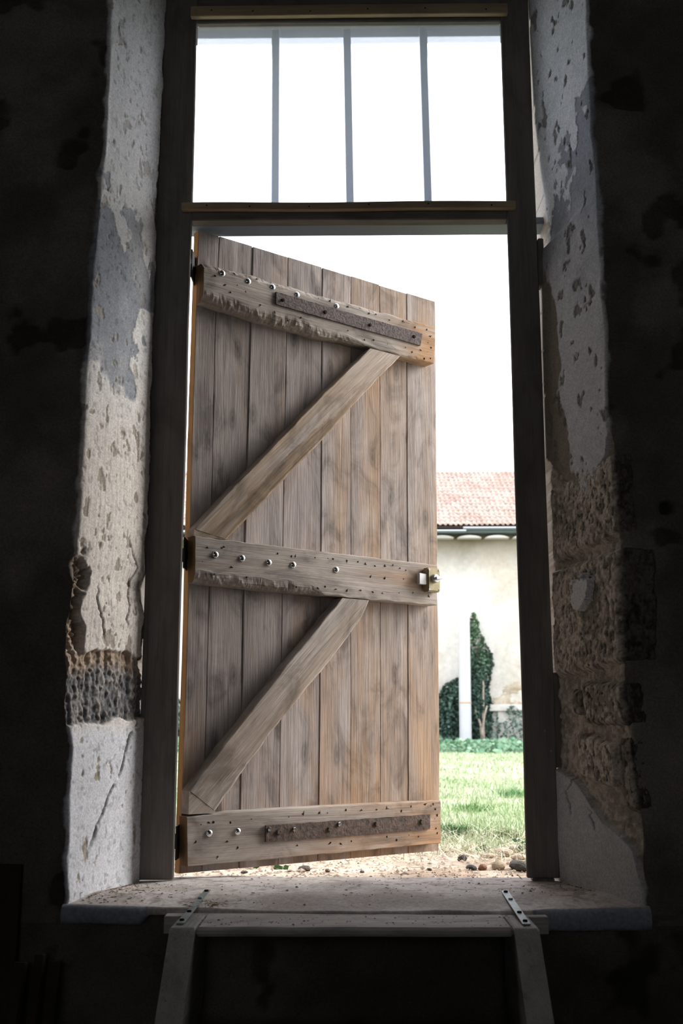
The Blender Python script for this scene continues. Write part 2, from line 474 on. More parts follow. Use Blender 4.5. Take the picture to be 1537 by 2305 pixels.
C_WHITE = np.array([0.72, 0.70, 0.69]); C_WARM = np.array([0.72, 0.655, 0.60]); C_GREY = np.array([0.30, 0.315, 0.35])
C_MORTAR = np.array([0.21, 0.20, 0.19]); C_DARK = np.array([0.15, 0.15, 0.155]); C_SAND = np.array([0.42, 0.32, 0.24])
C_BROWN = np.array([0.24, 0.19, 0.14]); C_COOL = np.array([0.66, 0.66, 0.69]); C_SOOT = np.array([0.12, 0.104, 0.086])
C_TAN = np.array([0.58, 0.50, 0.41])

def lerp(a, b, m):
    return a * (1 - m[..., None]) + b * m[..., None]

def chips(t, z, seed, thr, sx=26, sz=11):
    n = fbm(t * sx * 0.33, z * sz * 2.2, seed, 3)
    return sstep(thr, thr + 0.03, n)

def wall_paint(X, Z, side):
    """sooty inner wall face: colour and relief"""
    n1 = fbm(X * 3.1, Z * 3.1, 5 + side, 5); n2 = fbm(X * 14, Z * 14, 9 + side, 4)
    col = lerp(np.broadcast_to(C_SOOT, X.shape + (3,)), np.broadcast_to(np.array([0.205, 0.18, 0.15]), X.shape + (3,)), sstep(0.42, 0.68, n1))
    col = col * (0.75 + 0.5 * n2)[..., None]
    # block courses of the rubble wall show faintly through the plaster
    d = 0.008 * (n1 - 0.5) * 2 + 0.003 * (n2 - 0.5)
    pits = sstep(0.66, 0.72, fbm(X * 9, Z * 9, 31 + side, 3)); d = d - 0.008 * pits
    col = lerp(col, col * 0.45, pits)
    return col, d

def left_paint(T, Z):
    t = np.clip(T, 0, 1.0)
    n = fbm(t * 5, Z * 14, 3, 5); nb = fbm(t * 2.3, Z * 5, 23, 4); nf = fbm(t * 30, Z * 80, 41, 3)
    n = n - 0.5; nb = nb - 0.5
    sh = T.shape
    white = lerp(np.broadcast_to(C_WHITE, sh + (3,)), np.broadcast_to(C_WARM, sh + (3,)), sstep(1.55, 1.1, Z + 0.25 * nb))
    white = lerp(white, np.broadcast_to(C_COOL, sh + (3,)), sstep(0.44, 0.38, Z))
    col = white.copy(); d = np.full(sh, 0.006)
    # grey undercoat showing between z 1.35 and 1.85, creeping down on the room side
    zb = 1.80 + 0.12 * (t - 0.4) + 0.34 * n + 0.1 * nb
    zl = np.where(t > 0.34 + 0.3 * n, 1.30 + 0.3 * nb, 1.60 + 0.4 * n)
    m = sstep(0, 0.008, zb - Z) * sstep(0, 0.03, Z - zl)
    gcol = lerp(np.broadcast_to(C_GREY, sh + (3,)), np.broadcast_to(np.array([0.42, 0.42, 0.44]), sh + (3,)), sstep(-0.1, 0.25, nb + 0.5 * n))
    col = lerp(col, gcol, m); d = d - 0.0022 * m
    # chips through the limewash
    dens = pw(Z, [(2.8, .73), (2.0, .70), (1.9, .71), (1.4, .70), (1.2, .66), (0.95, .655), (.8, .64), (.6, .62), (.4, .74), (0, .73)])
    n3 = fbm(t * 13, Z * 25, 77, 4)
    ch = sstep(0, 0.02, n3 - dens + 0.0) * sstep(0.005, 0.04, Z)
    col = lerp(col, np.broadcast_to(np.array([0.40, 0.345, 0.29]), sh + (3,)), ch * (Z < 1.3) + ch * (Z >= 1.3) * 0.6); d = d - 0.0022 * ch
    # fine vertical drag marks
    drag = fbm(t * 60, Z * 6, 91, 3) - 0.5
    d = d + 0.0016 * drag * sstep(1.5, 1.0, Z) * sstep(0.4, 0.6, Z)
    # vertical hairline cracks of the warm coat
    for (t0, za, zb_, w) in ((0.26, 0.66, 0.92, .009), (0.62, 0.62, 0.80, .010)):
        line = np.abs(t - t0 - 0.30 * (fbm(Z * 13, Z * 0 + t0 * 50, 5, 4) - 0.5)) / w
        k = np.exp(-line ** 2) * sstep(za, za + .05, Z) * sstep(zb_, zb_ - .05, Z)
        d = d - 0.006 * k; col = lerp(col, col * 0.4, k)
    # broken band: sandy rubble edge, then dark grey mortar with dragged ridges
    top = 0.615 + 0.05 * n + 0.03 * nb; bot = 0.425 + 0.04 * n - 0.03 * (t - .5)
    band = sstep(0, 0.006, top - Z) * sstep(0, 0.006, Z - bot)
    ridg = fbm(t * 24, Z * 7, 61, 4) - 0.5
    rub = fbm(t * 34, Z * 90, 67, 4) - 0.5
    mort = lerp(np.broadcast_to(C_DARK, sh + (3,)), np.broadcast_to(np.array([0.34, 0.31, 0.29]), sh + (3,)), sstep(-0.12, 0.3, ridg + 0.8 * rub))
    sand = sstep(0.05, 0.0, np.abs(Z - top + 0.018) - 0.004 - 0.03 * np.abs(rub)) 
    mort = lerp(mort, np.broadcast_to(C_SAND, sh + (3,)), sand)
    col = lerp(col, mort, band); d = d + band * (-0.010 + 0.015 * ridg + 0.014 * rub)
    # broken arris between z .6 and .9
    br = sstep(0.84 + 0.25 * n, 0.90 + 0.25 * n, T) * sstep(1.14, 1.10, T + 0.3 * n) * sstep(0.58, 0.62, Z) * sstep(0.90, 0.83, Z + 0.1 * n)
    rc = lerp(np.broadcast_to(C_BROWN * 0.8, sh + (3,)), np.broadcast_to(C_SAND, sh + (3,)), sstep(0.0, 0.25, rub + sstep(.72, .6, Z) * .2))
    col = lerp(col, rc, br); d = d + br * (-0.022 + 0.03 * rub + 0.02 * n)
    # diagonal crack in the smooth lower coat
    cx = pw(Z, [(-.1, .8), (.09, .74), (.16, .62), (.22, .50), (.25, .42), (.33, .27), (.42, .13), (.5, .10)])
    cr = np.exp(-((t - cx - 0.16 * n) / 0.016) ** 2) * sstep(.44, .40, Z) * sstep(.08, .14, Z)
    crk = cr * sstep(0.26, 0.48, fbm(t * 9, Z * 30, 71, 3) + 0.05)
    col = lerp(col, np.broadcast_to(np.array([.10, .095, .09]), sh + (3,)), crk * 0.9); d = d - 0.008 * crk
    # plaster stops short of the frame
    ed = sstep(0.085 + 0.16 * n + 0.06 * sstep(2.1, 1.95, Z) * sstep(1.7, 1.85, Z), 0.0, t) * sstep(0.55, 0.6, Z)
    ed = sstep(0.3, 0.5, ed)
    col = lerp(col, np.broadcast_to(C_BROWN, sh + (3,)), ed); d = d - 0.010 * ed
    # fine pitting
    pit = sstep(0.70, 0.76, fbm(t * 24, Z * 62, 83, 2)); col = lerp(col, col * 0.6, pit * .6); d = d - 0.001 * pit
    col = col * (0.86 + 0.28 * nf)[..., None]
    return col, d + 0.004 * nb

def right_paint(T, Z):
    t = np.clip(T, 0, 1.0); sh = T.shape
    n = fbm(t * 5, Z * 14, 103, 5) - 0.5; nb = fbm(t * 2.3, Z * 5, 123, 4) - 0.5; nf = fbm(t * 30, Z * 80, 141, 3)
    col = np.broadcast_to(np.array([0.80, 0.81, 0.83]), sh + (3,)).copy(); d = np.full(sh, 0.006)
    # flaking transition to the grey coat, running down towards the frame
    diag = 2.03 + 0.22 * (t - 0.5)
    fl_ = fbm(t * 9, Z * 22, 151, 4) - 0.5
    m = sstep(0, 0.006, diag + 0.42 * fl_ + 0.08 * nb - Z)
    g = lerp(np.broadcast_to(np.array([0.36, 0.38, 0.41]), sh + (3,)), np.broadcast_to(np.array([0.62, 0.61, 0.61]), sh + (3,)), sstep(1.9, 1.55, Z + 0.4 * nb + 0.25 * n))
    col = lerp(col, g, m); d = d - 0.002 * m
    # brown bare strip along the frame below z 1.75
    bs = sstep(0.02, -0.03, t - pw(Z, [(2.9, 0), (1.8, 0), (1.7, .10), (1.5, .26), (1.35, .30), (1.2, .38), (1.0, .5)]) + 0.28 * n) * sstep(1.8, 1.7, Z)
    col = lerp(col, np.broadcast_to(np.array([0.27, 0.225, 0.175]), sh + (3,)), bs); d = d - 0.004 * bs
    n3 = fbm(t * 12, Z * 24, 177, 4)
    ch = sstep(0, 0.02, n3 - 0.69)
    col = lerp(col, np.broadcast_to(np.array([0.22, 0.2, 0.18]), sh + (3,)), ch * .8); d = d - 0.004 * ch
    # plaster ends in a ragged hem; bare tufa below
    hem = pw(t, [(0, 1.16), (.3, 1.08), (.55, .985), (.75, 1.04), (1, 1.16)])
    bare = sstep(0, 0.006, hem + 0.16 * n - Z) 
    rub = fbm(t * 26, Z * 75, 167, 4) - 0.5
    bc = lerp(np.broadcast_to(C_TAN * 0.6, sh + (3,)), np.broadcast_to(C_TAN, sh + (3,)), sstep(-0.15, 0.2, rub + 0.4 * nb))
    col = lerp(col, bc, bare); d = d + bare * (-0.016 + 0.012 * rub + 0.01 * nb)
    # plaster crumb left on the second stone
    # smooth cement patch at the foot with a curved upper edge
    foot = pw(t, [(0, .30), (.15, .285), (.3, .27), (.45, .22), (.6, .175), (.8, .15), (.92, .11), (1, .02)])
    f = sstep(0, 0.004, foot + 0.02 * n - Z)
    col = lerp(col, np.broadcast_to(np.array([0.50, 0.49, 0.48]), sh + (3,)), f); d = d * (1 - f) + f * (0.004 + 0.006 * nb)
    for (t0, za, zb_) in ((0.17, 0.17, 0.29), (0.48, 0.14, 0.21)):
        k = np.exp(-((t - t0 - 0.35 * (za - Z) - 0.22 * (fbm(Z * 30, Z * 0 + t0 * 9, 7, 4) - 0.5)) / 0.008) ** 2) * sstep(za, za + .02, Z) * sstep(zb_, zb_ - .02, Z)
        col = lerp(col, col * 0.3, k); d = d - 0.006 * k
    col = col * (0.86 + 0.28 * nf)[..., None]
    return col, d + 0.004 * nb

def build_reveal(side):
    X, Y, Z, NX, NY = reveal_surface(side, UC, ZR)
    T = UC[None, :] + 0 * Z
    wob = 0.05 * (fbm(Z * 11, np.clip(T, 0, 1) * 3, 201 + side, 5) - 0.5)     # uneven arris
    col, d = (left_paint if side < 0 else right_paint)(T, Z)
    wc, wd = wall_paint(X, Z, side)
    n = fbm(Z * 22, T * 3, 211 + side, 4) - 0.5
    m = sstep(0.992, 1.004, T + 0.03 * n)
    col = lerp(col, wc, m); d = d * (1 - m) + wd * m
    out = T < 0
    col = np.where(out[..., None], np.array([0.55, 0.50, 0.46]), col)
    X = X + NX * d + wob * np.where(T <= 1, np.exp(-((T - 1) / 0.06) ** 2), np.exp(-((T - 1) / 0.02) ** 2)) * side * -0.3
    Y = Y + NY * d
    if side > 0:                                                    # round socket hole in the right wall face
        r = np.sqrt((X - 0.811) ** 2 + (Z - 0.959) ** 2)
        k = sstep(0.020, 0.014, r); Y = Y + 0.03 * k; col = lerp(col, col * 0.25, k)
    co = np.stack([X, Y, Z], -1).reshape(-1, 3)
    q = grid_quads(len(UC), len(ZR))
    if side < 0: q = q[:, ::-1]
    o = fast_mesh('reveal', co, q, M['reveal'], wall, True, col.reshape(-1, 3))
    tag(o, 'flaking limewashed reveal with a dark mortar band' if side < 0 else 'limewashed reveal flaking to bare stone below')
    return o
build_reveal(-1)
build_reveal(1)

# bare tufa blocks of the right jamb, each its own stone
def jamb_stone(t0, t1, z0, z1, seed, proud=0.016, tilt=0.0, tone=1.0):
    nu, nv = 130, max(12, int((z1 - z0) / 0.004))
    _uu = np.linspace(t0, t1, 400); _al = np.where(_uu <= 1, _uu * 0.35, 0.35 + (_uu - 1))
    u = np.interp(np.linspace(_al[0], _al[-1], nu), _al, _uu); z = np.linspace(z0, z1, nv)
    X, Y, Z, NX, NY = reveal_surface(1, u, z)
    T = u[None, :] + 0 * Z
    Z = Z + tilt * (T - 0.5) * sstep(0, .03, Z - 0.3)
    eu = np.minimum((T - t0) * 0.35, (t1 - T) * (1.0 if t1 > 1 else 0.35)); ez = np.minimum(Z - z0 - tilt * (T - .5), z1 + tilt * (T - .5) - Z)
    ed = np.minimum(eu, ez) - 0.02 * (fbm(T * 9, Z * 26, seed, 4) - 0.5)
    prof = sstep(-0.004, 0.022, ed)
    U = np.where(T <= 1, T * 0.35, 0.35 + (T - 1))
    rub = fbm(U * 75, Z * 75, seed + 1, 4) - 0.5; nb = fbm(U * 9, Z * 8, seed + 2, 4) - 0.5
    pit = sstep(0.62, 0.70, fbm(U * 150, Z * 75, seed + 3, 3))
    d = -0.030 + prof * (proud + 0.030 + 0.007 * nb) + 0.0035 * rub - 0.005 * pit
    col = lerp(np.broadcast_to(C_TAN * 0.55, T.shape + (3,)), np.broadcast_to(C_TAN * 1.15, T.shape + (3,)), sstep(-0.2, 0.2, rub + 0.6 * nb))
    col = lerp(col, col * 0.55, pit)
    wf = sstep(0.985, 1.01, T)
    col = lerp(col, col * 0.22, wf) * tone  # wall-face side darkened: shade of the less lit face put into the colour
    co = np.stack([X + NX * d, Y + NY * d, Z], -1).reshape(-1, 3)
    return fast_mesh('stone', co, grid_quads(nu, nv), M['stone'], wall, True, col.reshape(-1, 3))
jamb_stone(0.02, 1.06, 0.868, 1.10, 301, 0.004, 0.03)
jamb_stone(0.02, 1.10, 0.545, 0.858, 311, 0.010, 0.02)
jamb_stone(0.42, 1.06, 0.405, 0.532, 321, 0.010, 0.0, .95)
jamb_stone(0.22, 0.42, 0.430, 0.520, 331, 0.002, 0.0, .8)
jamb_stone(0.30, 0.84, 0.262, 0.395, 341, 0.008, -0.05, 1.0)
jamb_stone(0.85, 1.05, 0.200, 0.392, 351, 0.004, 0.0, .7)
# a flake of limewash still stuck to the second stone
nu, nv = 70, 90
u = np.linspace(0.36, 0.74, nu); z = np.linspace(0.70, 0.835, nv)
X, Y, Z, NX, NY = reveal_surface(1, u, z)
T = u[None, :] + 0 * Z
rr = np.sqrt(((T - 0.55) / 0.15) ** 2 + ((Z - 0.765) / 0.06) ** 2) + 1.5 * (fbm(T * 11, Z * 30, 391, 4) - 0.5)
d = 0.028 - 0.05 * sstep(0.75, 1.0, rr)
co = np.stack([X + NX * d, Y + NY * d, Z], -1).reshape(-1, 3)
fast_mesh('plaster_flake', co, grid_quads(nu, nv), M['reveal'], wall, True, np.broadcast_to(np.array([0.66, 0.64, 0.62]), (nu * nv, 3)))

# wall face below the sill
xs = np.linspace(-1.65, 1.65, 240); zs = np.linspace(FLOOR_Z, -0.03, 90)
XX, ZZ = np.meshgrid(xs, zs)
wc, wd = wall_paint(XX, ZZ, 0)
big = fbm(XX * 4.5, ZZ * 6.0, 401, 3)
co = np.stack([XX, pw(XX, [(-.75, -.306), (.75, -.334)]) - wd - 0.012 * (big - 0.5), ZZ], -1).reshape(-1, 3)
fast_mesh('wall_foot', co, grid_quads(240, 90), M['reveal'], wall, True, (wc * 0.5).reshape(-1, 3))  # wall colour darkened, the shade below the sill put into it

# ------------------------------------------------------------------ stone door sill
sill = empty('trim_2'); tag(sill, 'worn stone door sill with a rounded front lip, strewn with dirt', 'sill', kind='structure')
NXs = 300
xs = np.linspace(-0.697, 0.716, NXs)
front = pw(xs, [(-.72, -.322), (-.69, -.328), (-.6, -.345), (-.5, -.357), (-.49, -.35), (-.39, -.352), (0, -.388), (.4, -.392), (.55, -.385), (.73, -.355)])
front = front + 0.006 * (fbm(xs * 14, xs * 0, 501, 4) - 0.5)
lipr = pw(xs, [(-.72, .02), (-.5, .02), (-.47, .006), (.42, .006), (.46, .02), (.73, .02)])
thick = pw(xs, [(-.72, .046), (-.5, .044), (-.48, .02), (-.39, .016), (.40, .02), (.45, .05), (.73, .055)])
prof = []
for k in range(40): prof.append((0, k / 39.0))            # top from outside edge to lip
NTOP = 90
rows = []
for j in range(NTOP):
    f = j / (NTOP - 1)
    y = 0.16 * (1 - f) + (front + lipr) * f
    z = -0.012 * sstep(0.72, 1.0, f) * np.ones_like(xs) - 0.006 * sstep(.25, .0, f)
    zz = z + 0.010 * (fbm(xs * 5, y * 5 + 0 * xs, 511, 4) - 0.5) - 0.004 * np.exp(-(xs / 0.3) ** 2)
    rows.append(np.stack([xs, y, zz], -1))
zl = rows[-1][:, 2]; 
for j in range(1, 11):
    a = PI * j / 10
    r = thick / 2
    rows.append(np.stack([xs, front + 0.02 + (lipr - 0.02) - lipr * np.sin(a), zl - r * (1 - np.cos(a))], -1))
rows.append(np.stack([xs, 0 * xs - 0.30, rows[-1][:, 2]], -1))
rows.insert(0, np.stack([xs, 0 * xs + 0.165, 0 * xs - 0.13], -1))
co = np.stack(rows).reshape(-1, 3)
nv = len(rows)
n1 = fbm(co[:, 0] * 7, co[:, 1] * 7, 521, 5); n2 = fbm(co[:, 0] * 40, co[:, 1] * 40, 525, 3)
scol = lerp(np.broadcast_to(np.array([0.46, 0.405, 0.37]), (len(co), 3)), np.broadcast_to(np.array([0.68, 0.62, 0.585]), (len(co), 3)), sstep(0.32, 0.62, n1))
dust = sstep(0.58, 0.66, n2) * sstep(0.35, 0.6, n1)
scol = lerp(scol, np.broadcast_to(np.array([0.2, 0.16, 0.13]), (len(co), 3)), dust * 0.5)
lip = (np.arange(len(co)) // NXs) > NTOP
scol = np.where((lip & ((co[:, 0] < -.48) | (co[:, 0] > .43)))[:, None], np.array([0.27, 0.28, 0.31]), scol)
fast_mesh('sill_slab', co, grid_quads(NXs, nv)[:, ::-1], M['sill'], sill, True, scol)

# ------------------------------------------------------------------ door frame
frame = empty('trim_1'); tag(frame, 'plain dark timber door frame with a cross rail', 'door frame', kind='structure')
def rough_board(name, x0, x1, y0, y1, z0, z1, mat, parent, bevel=0.003, warm=0.0, amp=0.002, cuts=(1, 14)):
    bm = bmesh.new()
    add_box(bm, x0, x1, y0, y1, z0, z1, bevel)
    ax = 2 if (z1 - z0) > (x1 - x0) else 0
    lo, hi = ((z0, z1) if ax == 2 else (x0, x1))
    for k in range(1, cuts[1]):
        p = lo + (hi - lo) * k / cuts[1]
        co = [0, 0, 0]; co[ax] = p; no = [0, 0, 0]; no[ax] = 1
        bmesh.ops.bisect_plane(bm, geom=bm.verts[:] + bm.edges[:] + bm.faces[:], plane_co=co, plane_no=no)
    sd = random.random() * 50
    for v in bm.verts:
        q = v.co
        oth = 0 if ax == 2 else 2
        q[oth] += amp * (float(vn(q[ax] * 3 + sd, sd + 5 * q[oth])) - 0.5) * 2
    o = bm_obj(name, bm, mat, parent)
    o['warmth'] = warm
    return o
rough_board('post', -0.584, -0.4785, 0.0, 0.016, 0.004, 2.735, M['frame_v'], frame)
rough_board('post', 0.4785, 0.5665, 0.0, 0.018, 0.010, 2.735, M['frame_v'], frame)
rough_board('post_foot', 0.492, 0.552, 0.006, 0.04, -0.008, 0.0096, M['frame_v'], frame, amp=0)
rough_board('cross_rail', -0.478, 0.478, 0.0015, 0.043, 1.9205, 1.9745, M['frame_h'], frame)
rough_board('head_rail', -0.478, 0.478, 0.002, 0.043, 2.589, 2.735, M['frame_h'], frame)
b1 = rough_board('glazing_batten', -0.507, 0.503, -0.021, -0.0015, 1.945, 1.969, M['batten'], frame, 0.002)
b2 = rough_board('glazing_batten', -0.496, 0.498, -0.021, -0.0015, 2.599, 2.635, M['batten'], frame, 0.002)
for b in (b1, b2):
    z = 1.957 if b is b1 else 2.617
    for x in (-.43, -.30, -.12, .06, .24, .43):
        bm = bmesh.new(); lathe(bm, [(0, .0008), (.0022, .0006), (.0026, 0)], 8, Matrix.Translation((x, -.021, z + .004 * math.sin(x * 9))) @ Matrix.Rotation(PI / 2, 4, 'X'))
        bm_obj('nail_head', bm, M['hole'], b)
# extra strips nailed beside the right post and a short packing block
rough_board('packing_strip', 0.567, 0.588, 0.010, 0.04, 0.30, 0.560, M['frame_v'], frame, 0.002)
rough_board('packing_block', 0.567, 0.584, -0.004, 0.04, 1.705, 1.855, M['frame_v'], frame, 0.003)
for (x, z) in ((0.538, 0.40), (0.553, 0.345)):
    bm = bmesh.new(); lathe(bm, [(0, .003), (.003, .002), (.0035, 0)], 8, Matrix.Translation((x, -.0005, z)) @ Matrix.Rotation(PI / 2, 4, 'X'))
    bm_obj('nail_head', bm, M['zinc'], frame)

# ------------------------------------------------------------------ transom window
win = empty('window_1'); tag(win, 'transom light of hazy sheet with three upright bars above the door', 'window', kind='structure')
box('pane', -0.4775, 0.4775, 0.018, 0.022, 1.975, 2.5885, M['pane'], win)
for (xb, xt) in ((-.2315, -.237), (.0045, -.007), (.249, .239)):
    bm = bmesh.new()
    for z0, z1 in ((1.93, 2.70),):
        a = [(xb - .012, .092), (xb + .012, .092), (xb + .012, .112), (xb - .012, .112)]
        vb = [bm.verts.new((x, y, z0)) for x, y in a]; dx = xt - xb
        vt = [bm.verts.new((x + dx, y, z1)) for x, y in a]
        for k in range(4): bm.faces.new((vb[k], vb[(k + 1) % 4], vt[(k + 1) % 4], vt[k]))
        bm.faces.new(vb); bm.faces.new(vt)
    bmesh.ops.bevel(bm, geom=bm.edges[:], offset=.002, segments=1, affect='EDGES')
    bm_obj('bar', bm, M['bar'], win)
box('outer_ledge', -0.60, 0.60, 0.046, 0.125, 1.925, 1.948, M['bar'], win, 0.003)

# ------------------------------------------------------------------ the plank door
TH = 0.6615
door = empty('door_1', (-0.4685, 0.06, 0), TH)
tag(door, 'weathered ledged and braced plank door standing half open', 'door', kind='structure')

def beam(name, A, B, d0, d1, mat, parent, n=60, k=14, rA=0.004, rB=0.004, edge=0.0015, face=0.0012, seed=0, warm=0.3, rfunA=None, rfunB=None, endround=0.0, dfun=None):
    """solid timber between two edge lines A(t), B(t) given in door coordinates (s, z); front at depth d1, back at d0"""
    A = np.array(A, float); B = np.array(B, float)
    def samp(P, t):
        L = np.concatenate([[0], np.cumsum(np.linalg.norm(np.diff(P, axis=0), axis=1))]); L /= L[-1]
        return np.stack([np.interp(t, L, P[:, 0]), np.interp(t, L, P[:, 1])], -1)
    t = np.linspace(0, 1, n)
    a = samp(A, t); b = samp(B, t)
    w = np.linalg.norm(b - a, axis=1); e = (b - a) / w[:, None]
    along = np.cumsum(np.concatenate([[0], np.linalg.norm(np.diff((a + b) / 2, axis=0), axis=1)]))
    verts = []; prof_n = None
    for i in range(n):
        ra = rA if rfunA is None else rfunA(t[i]); rb = rB if rfunB is None else rfunB(t[i])
        na = edge * 2 * (float(fbm(along[i] * 22, seed, 601 + seed, 3)) - 0.5); nb_ = edge * 2 * (float(fbm(along[i] * 22, seed + 9, 631 + seed, 3)) - 0.5)
        W = w[i]; pts = [(na, d0)]
        dd = d1 if dfun is None else d1 + dfun(t[i])
        for q in range(6):
            g = q / 5 * PI / 2
            ro = ra * .24 * (float(fbm(along[i] * 60, q * 1.3, 645 + seed, 3)) - .5) * math.sin(2 * g)
            pts.append((na + ra * (1 - math.cos(g)) - ro, dd - ra * 0.9 * (1 - math.sin(g)) + ro))
        for q in range(1, k):
            o = ra + (W - ra - rb) * q / k
            pts.append((o, dd + face * 2 * (float(fbm(o * 45, along[i] * 5, 661 + seed, 3)) - 0.5)))
        for q in range(6):
            g = q / 5 * PI / 2
            ro = rb * .26 * (float(fbm(along[i] * 60, q * 1.3, 655 + seed, 3)) - .5) * math.sin(2 * g)
            pts.append((W - nb_ - rb * (1 - math.sin(g)) + ro, dd - rb * 0.9 * (1 - math.cos(g)) + ro))
        pts.append((W - nb_, d0))
        for (o, dp) in pts:
            s_, z_ = a[i] + e[i] * o
            verts.append((s_, -dp, z_))
        prof_n = len(pts)
    faces = []
    for i in range(n - 1):
        for j in range(prof_n):
            j2 = (j + 1) % prof_n
            faces.append((i * prof_n + j, i * prof_n + j2, (i + 1) * prof_n + j2, (i + 1) * prof_n + j))
    faces.append(tuple(range(prof_n))); faces.append(tuple(reversed([(n - 1) * prof_n + j for j in range(prof_n)])))
    bm = bmesh.new()
    vs = [bm.verts.new(v) for v in verts]
    for f in faces: bm.faces.new([vs[q] for q in f])
    o = bm_obj(name, bm, mat, parent)
    o['warmth'] = warm
    return o

def side_faces(o, mat, test):
    o.data.materials.append(mat)
    for p in o.data.polygons:
        if test(p): p.material_index = 1
# eight planks between the joint lines
TOPZ = [(0, 1.921), (.04, 1.9225), (.079, 1.9205), (.2026, 1.9155), (.3384, 1.9175), (.477, 1.9185), (.5989, 1.9195), (.7237, 1.918), (.8494, 1.9195), (.9823, 1.922)]
JL = [[(1.93, .0041), (1.18, .0005), (.58, .0015), (.33, -.0015), (.0, -.0033)],
      [(1.93, .0792), (1.64, .0713), (1.11, .0722), (.61, .07), (.33, .07), (0, .068)],
      [(1.93, .2026), (1.41, .1968), (.72, .1891), (.18, .1906), (0, .19)],
      [(1.93, .339), (1.507, .3342), (1.13, .330), (.726, .3281), (.33, .3264), (0, .325)],
      [(1.93, .4771), (1.55, .4765), (.974, .4751), (.46, .472), (0, .468)],
      [(1.93, .5988), (1.33, .5955), (.6, .5936), (.0, .592)],
      [(1.93, .7238), (1.35, .7224), (.18, .7117), (0, .71)],
      [(1.93, .8489), (1.37, .8409), (.75, .8353), (.18, .8281), (0, .826)],
      [(1.93, .9825), (1.834, .9825), (1.29, .9745), (.96, .9732), (.95, .966), (.76, .9706), (.318, .9663), (0, .9553)]]
WARM = [0.0, 0.0, 0.02, 0.04, 0.06, 0.18, 0.16, 0.10]
for k in range(8):
    zt = 1.9185 + (0.0015 if k % 2 else -0.0005)
    gap = (0.0010, 0.0016, 0.0011, 0.0016, 0.0013, 0.0010, 0.0009, 0.0007, 0.0)
    zz = np.linspace(0.0135, zt, 24)
    A = [(float(pw(z, JL[k])) + gap[k] * (k > 0), z) for z in zz]
    Bq = [(float(pw(z, JL[k + 1])) - gap[k + 1] * (k < 7), z) for z in zz]
    off = (0.0, -0.0015, 0.001, -0.0005, 0.0012, 0.0, -0.001, 0.0006)[k]
    pk = beam('plank', A, Bq, -0.028, off, M['plank'], door, n=70, k=8, rA=.002, rB=.002, edge=.0007, face=.0009, seed=k * 3, warm=WARM[k])
    if k == 0: side_faces(pk, M['edge'], lambda p: p.normal.x < -0.8)

RD = 0.045
# three ledges
top_t = [(0.0016, 1.800), (.138, 1.805), (.305, 1.8016), (.514, 1.801), (.698, 1.8007), (.9414, 1.803)]
top_b = [(0.0019, 1.672), (.21, 1.661), (.445, 1.6574), (.59, 1.6655), (.775, 1.6612), (.93, 1.662)]
ledge1 = beam('ledge', top_t, top_b, 0.0012, RD, M['rail'], door, n=240, k=20, edge=.004, face=.0022, seed=40, warm=-0.02,
              rfunA=lambda t: 0.030 - 0.022 * t + 0.004 * math.sin(t * 30), rfunB=lambda t: 0.038 - 0.03 * max(0, min(1, (t - .45) / .2)) + 0.004 * math.sin(t * 23))
mid_t = [(-0.0052, .951), (.93, .949)]
mid_b = [(-0.0014, .8185), (.242, .8135), (.474, .8125), (.648, .8119), (.925, .8125)]
ledge2 = beam('ledge', mid_t, mid_b, 0.0012, RD, M['rail_mid'], door, n=240, k=20, edge=.002, face=.0014, seed=50, warm=0.0,
              rfunA=lambda t: 0.003, rfunB=lambda t: 0.034 - 0.031 * max(0, min(1, (t - .40) / .13)) + .003 * math.sin(t * 60))
bot_t = [(-0.0095, .1687), (.09, .171), (.13, .1755), (.33, .1782), (.9263, .1771)]
bot_b = [(-0.0028, .036), (.925, .042)]
ledge3 = beam('ledge', bot_t, bot_b, 0.0012, RD, M['rail_low'], door, n=120, k=20, edge=.0015, face=.0012, seed=60, warm=0.0, rA=.005, rB=.003)
for lg in (ledge1, ledge2, ledge3): side_faces(lg, M['endgrain'], lambda p: p.normal.x < -0.8)
ledge1['label'] = 'top ledge with worn rounded edges'; ledge2['label'] = 'middle ledge carrying the lock'; ledge3['label'] = 'bottom ledge with a rusty strap'
# two diagonal braces
beam('brace', [(.645, 1.6595), (.4475, 1.458), (.171, 1.1655), (-.008, .972)], [(.781, 1.6595), (.676, 1.5546), (.5446, 1.4156), (.448, 1.3076), (.299, 1.1567), (.103, .9525)],
     0.0012, RD - 0.001, M['brace_two'], door, n=110, k=16, rA=.004, rB=.009, edge=.003, face=.0014, seed=70, warm=0.22)
beam('brace', [(.527, .8095), (.306, .578), (.059, .308), (-.0032, .238)], [(.6405, .8095), (.602, .7436), (.442, .5713), (.301, .4317), (.1606, .2738), (.0823, .178)],
     0.0012, RD - 0.001, M['brace'], door, n=110, k=16, rA=.004, rB=.008, edge=.003, face=.0014, seed=80, warm=0.12)
# wedge piece closing the foot of each brace on the ledge below
bm = bmesh.new(); prism(bm, [(-.0085, .9715), (.1025, .9522), (-.0095, .9522)], (lambda p: (p[0], -.0012, p[1]), lambda p: (p[0], -.0435, p[1])))
bm_obj('brace_foot', bm, M['brace'], door)['warmth'] = .2
bm = bmesh.new(); prism(bm, [(-.0035, .237), (.0818, .1775), (.08, .174), (-.004, .174)], (lambda p: (p[0], -.0012, p[1]), lambda p: (p[0], -.0435, p[1])))
bm_obj('brace_foot', bm, M['brace'], door)['warmth'] = .1

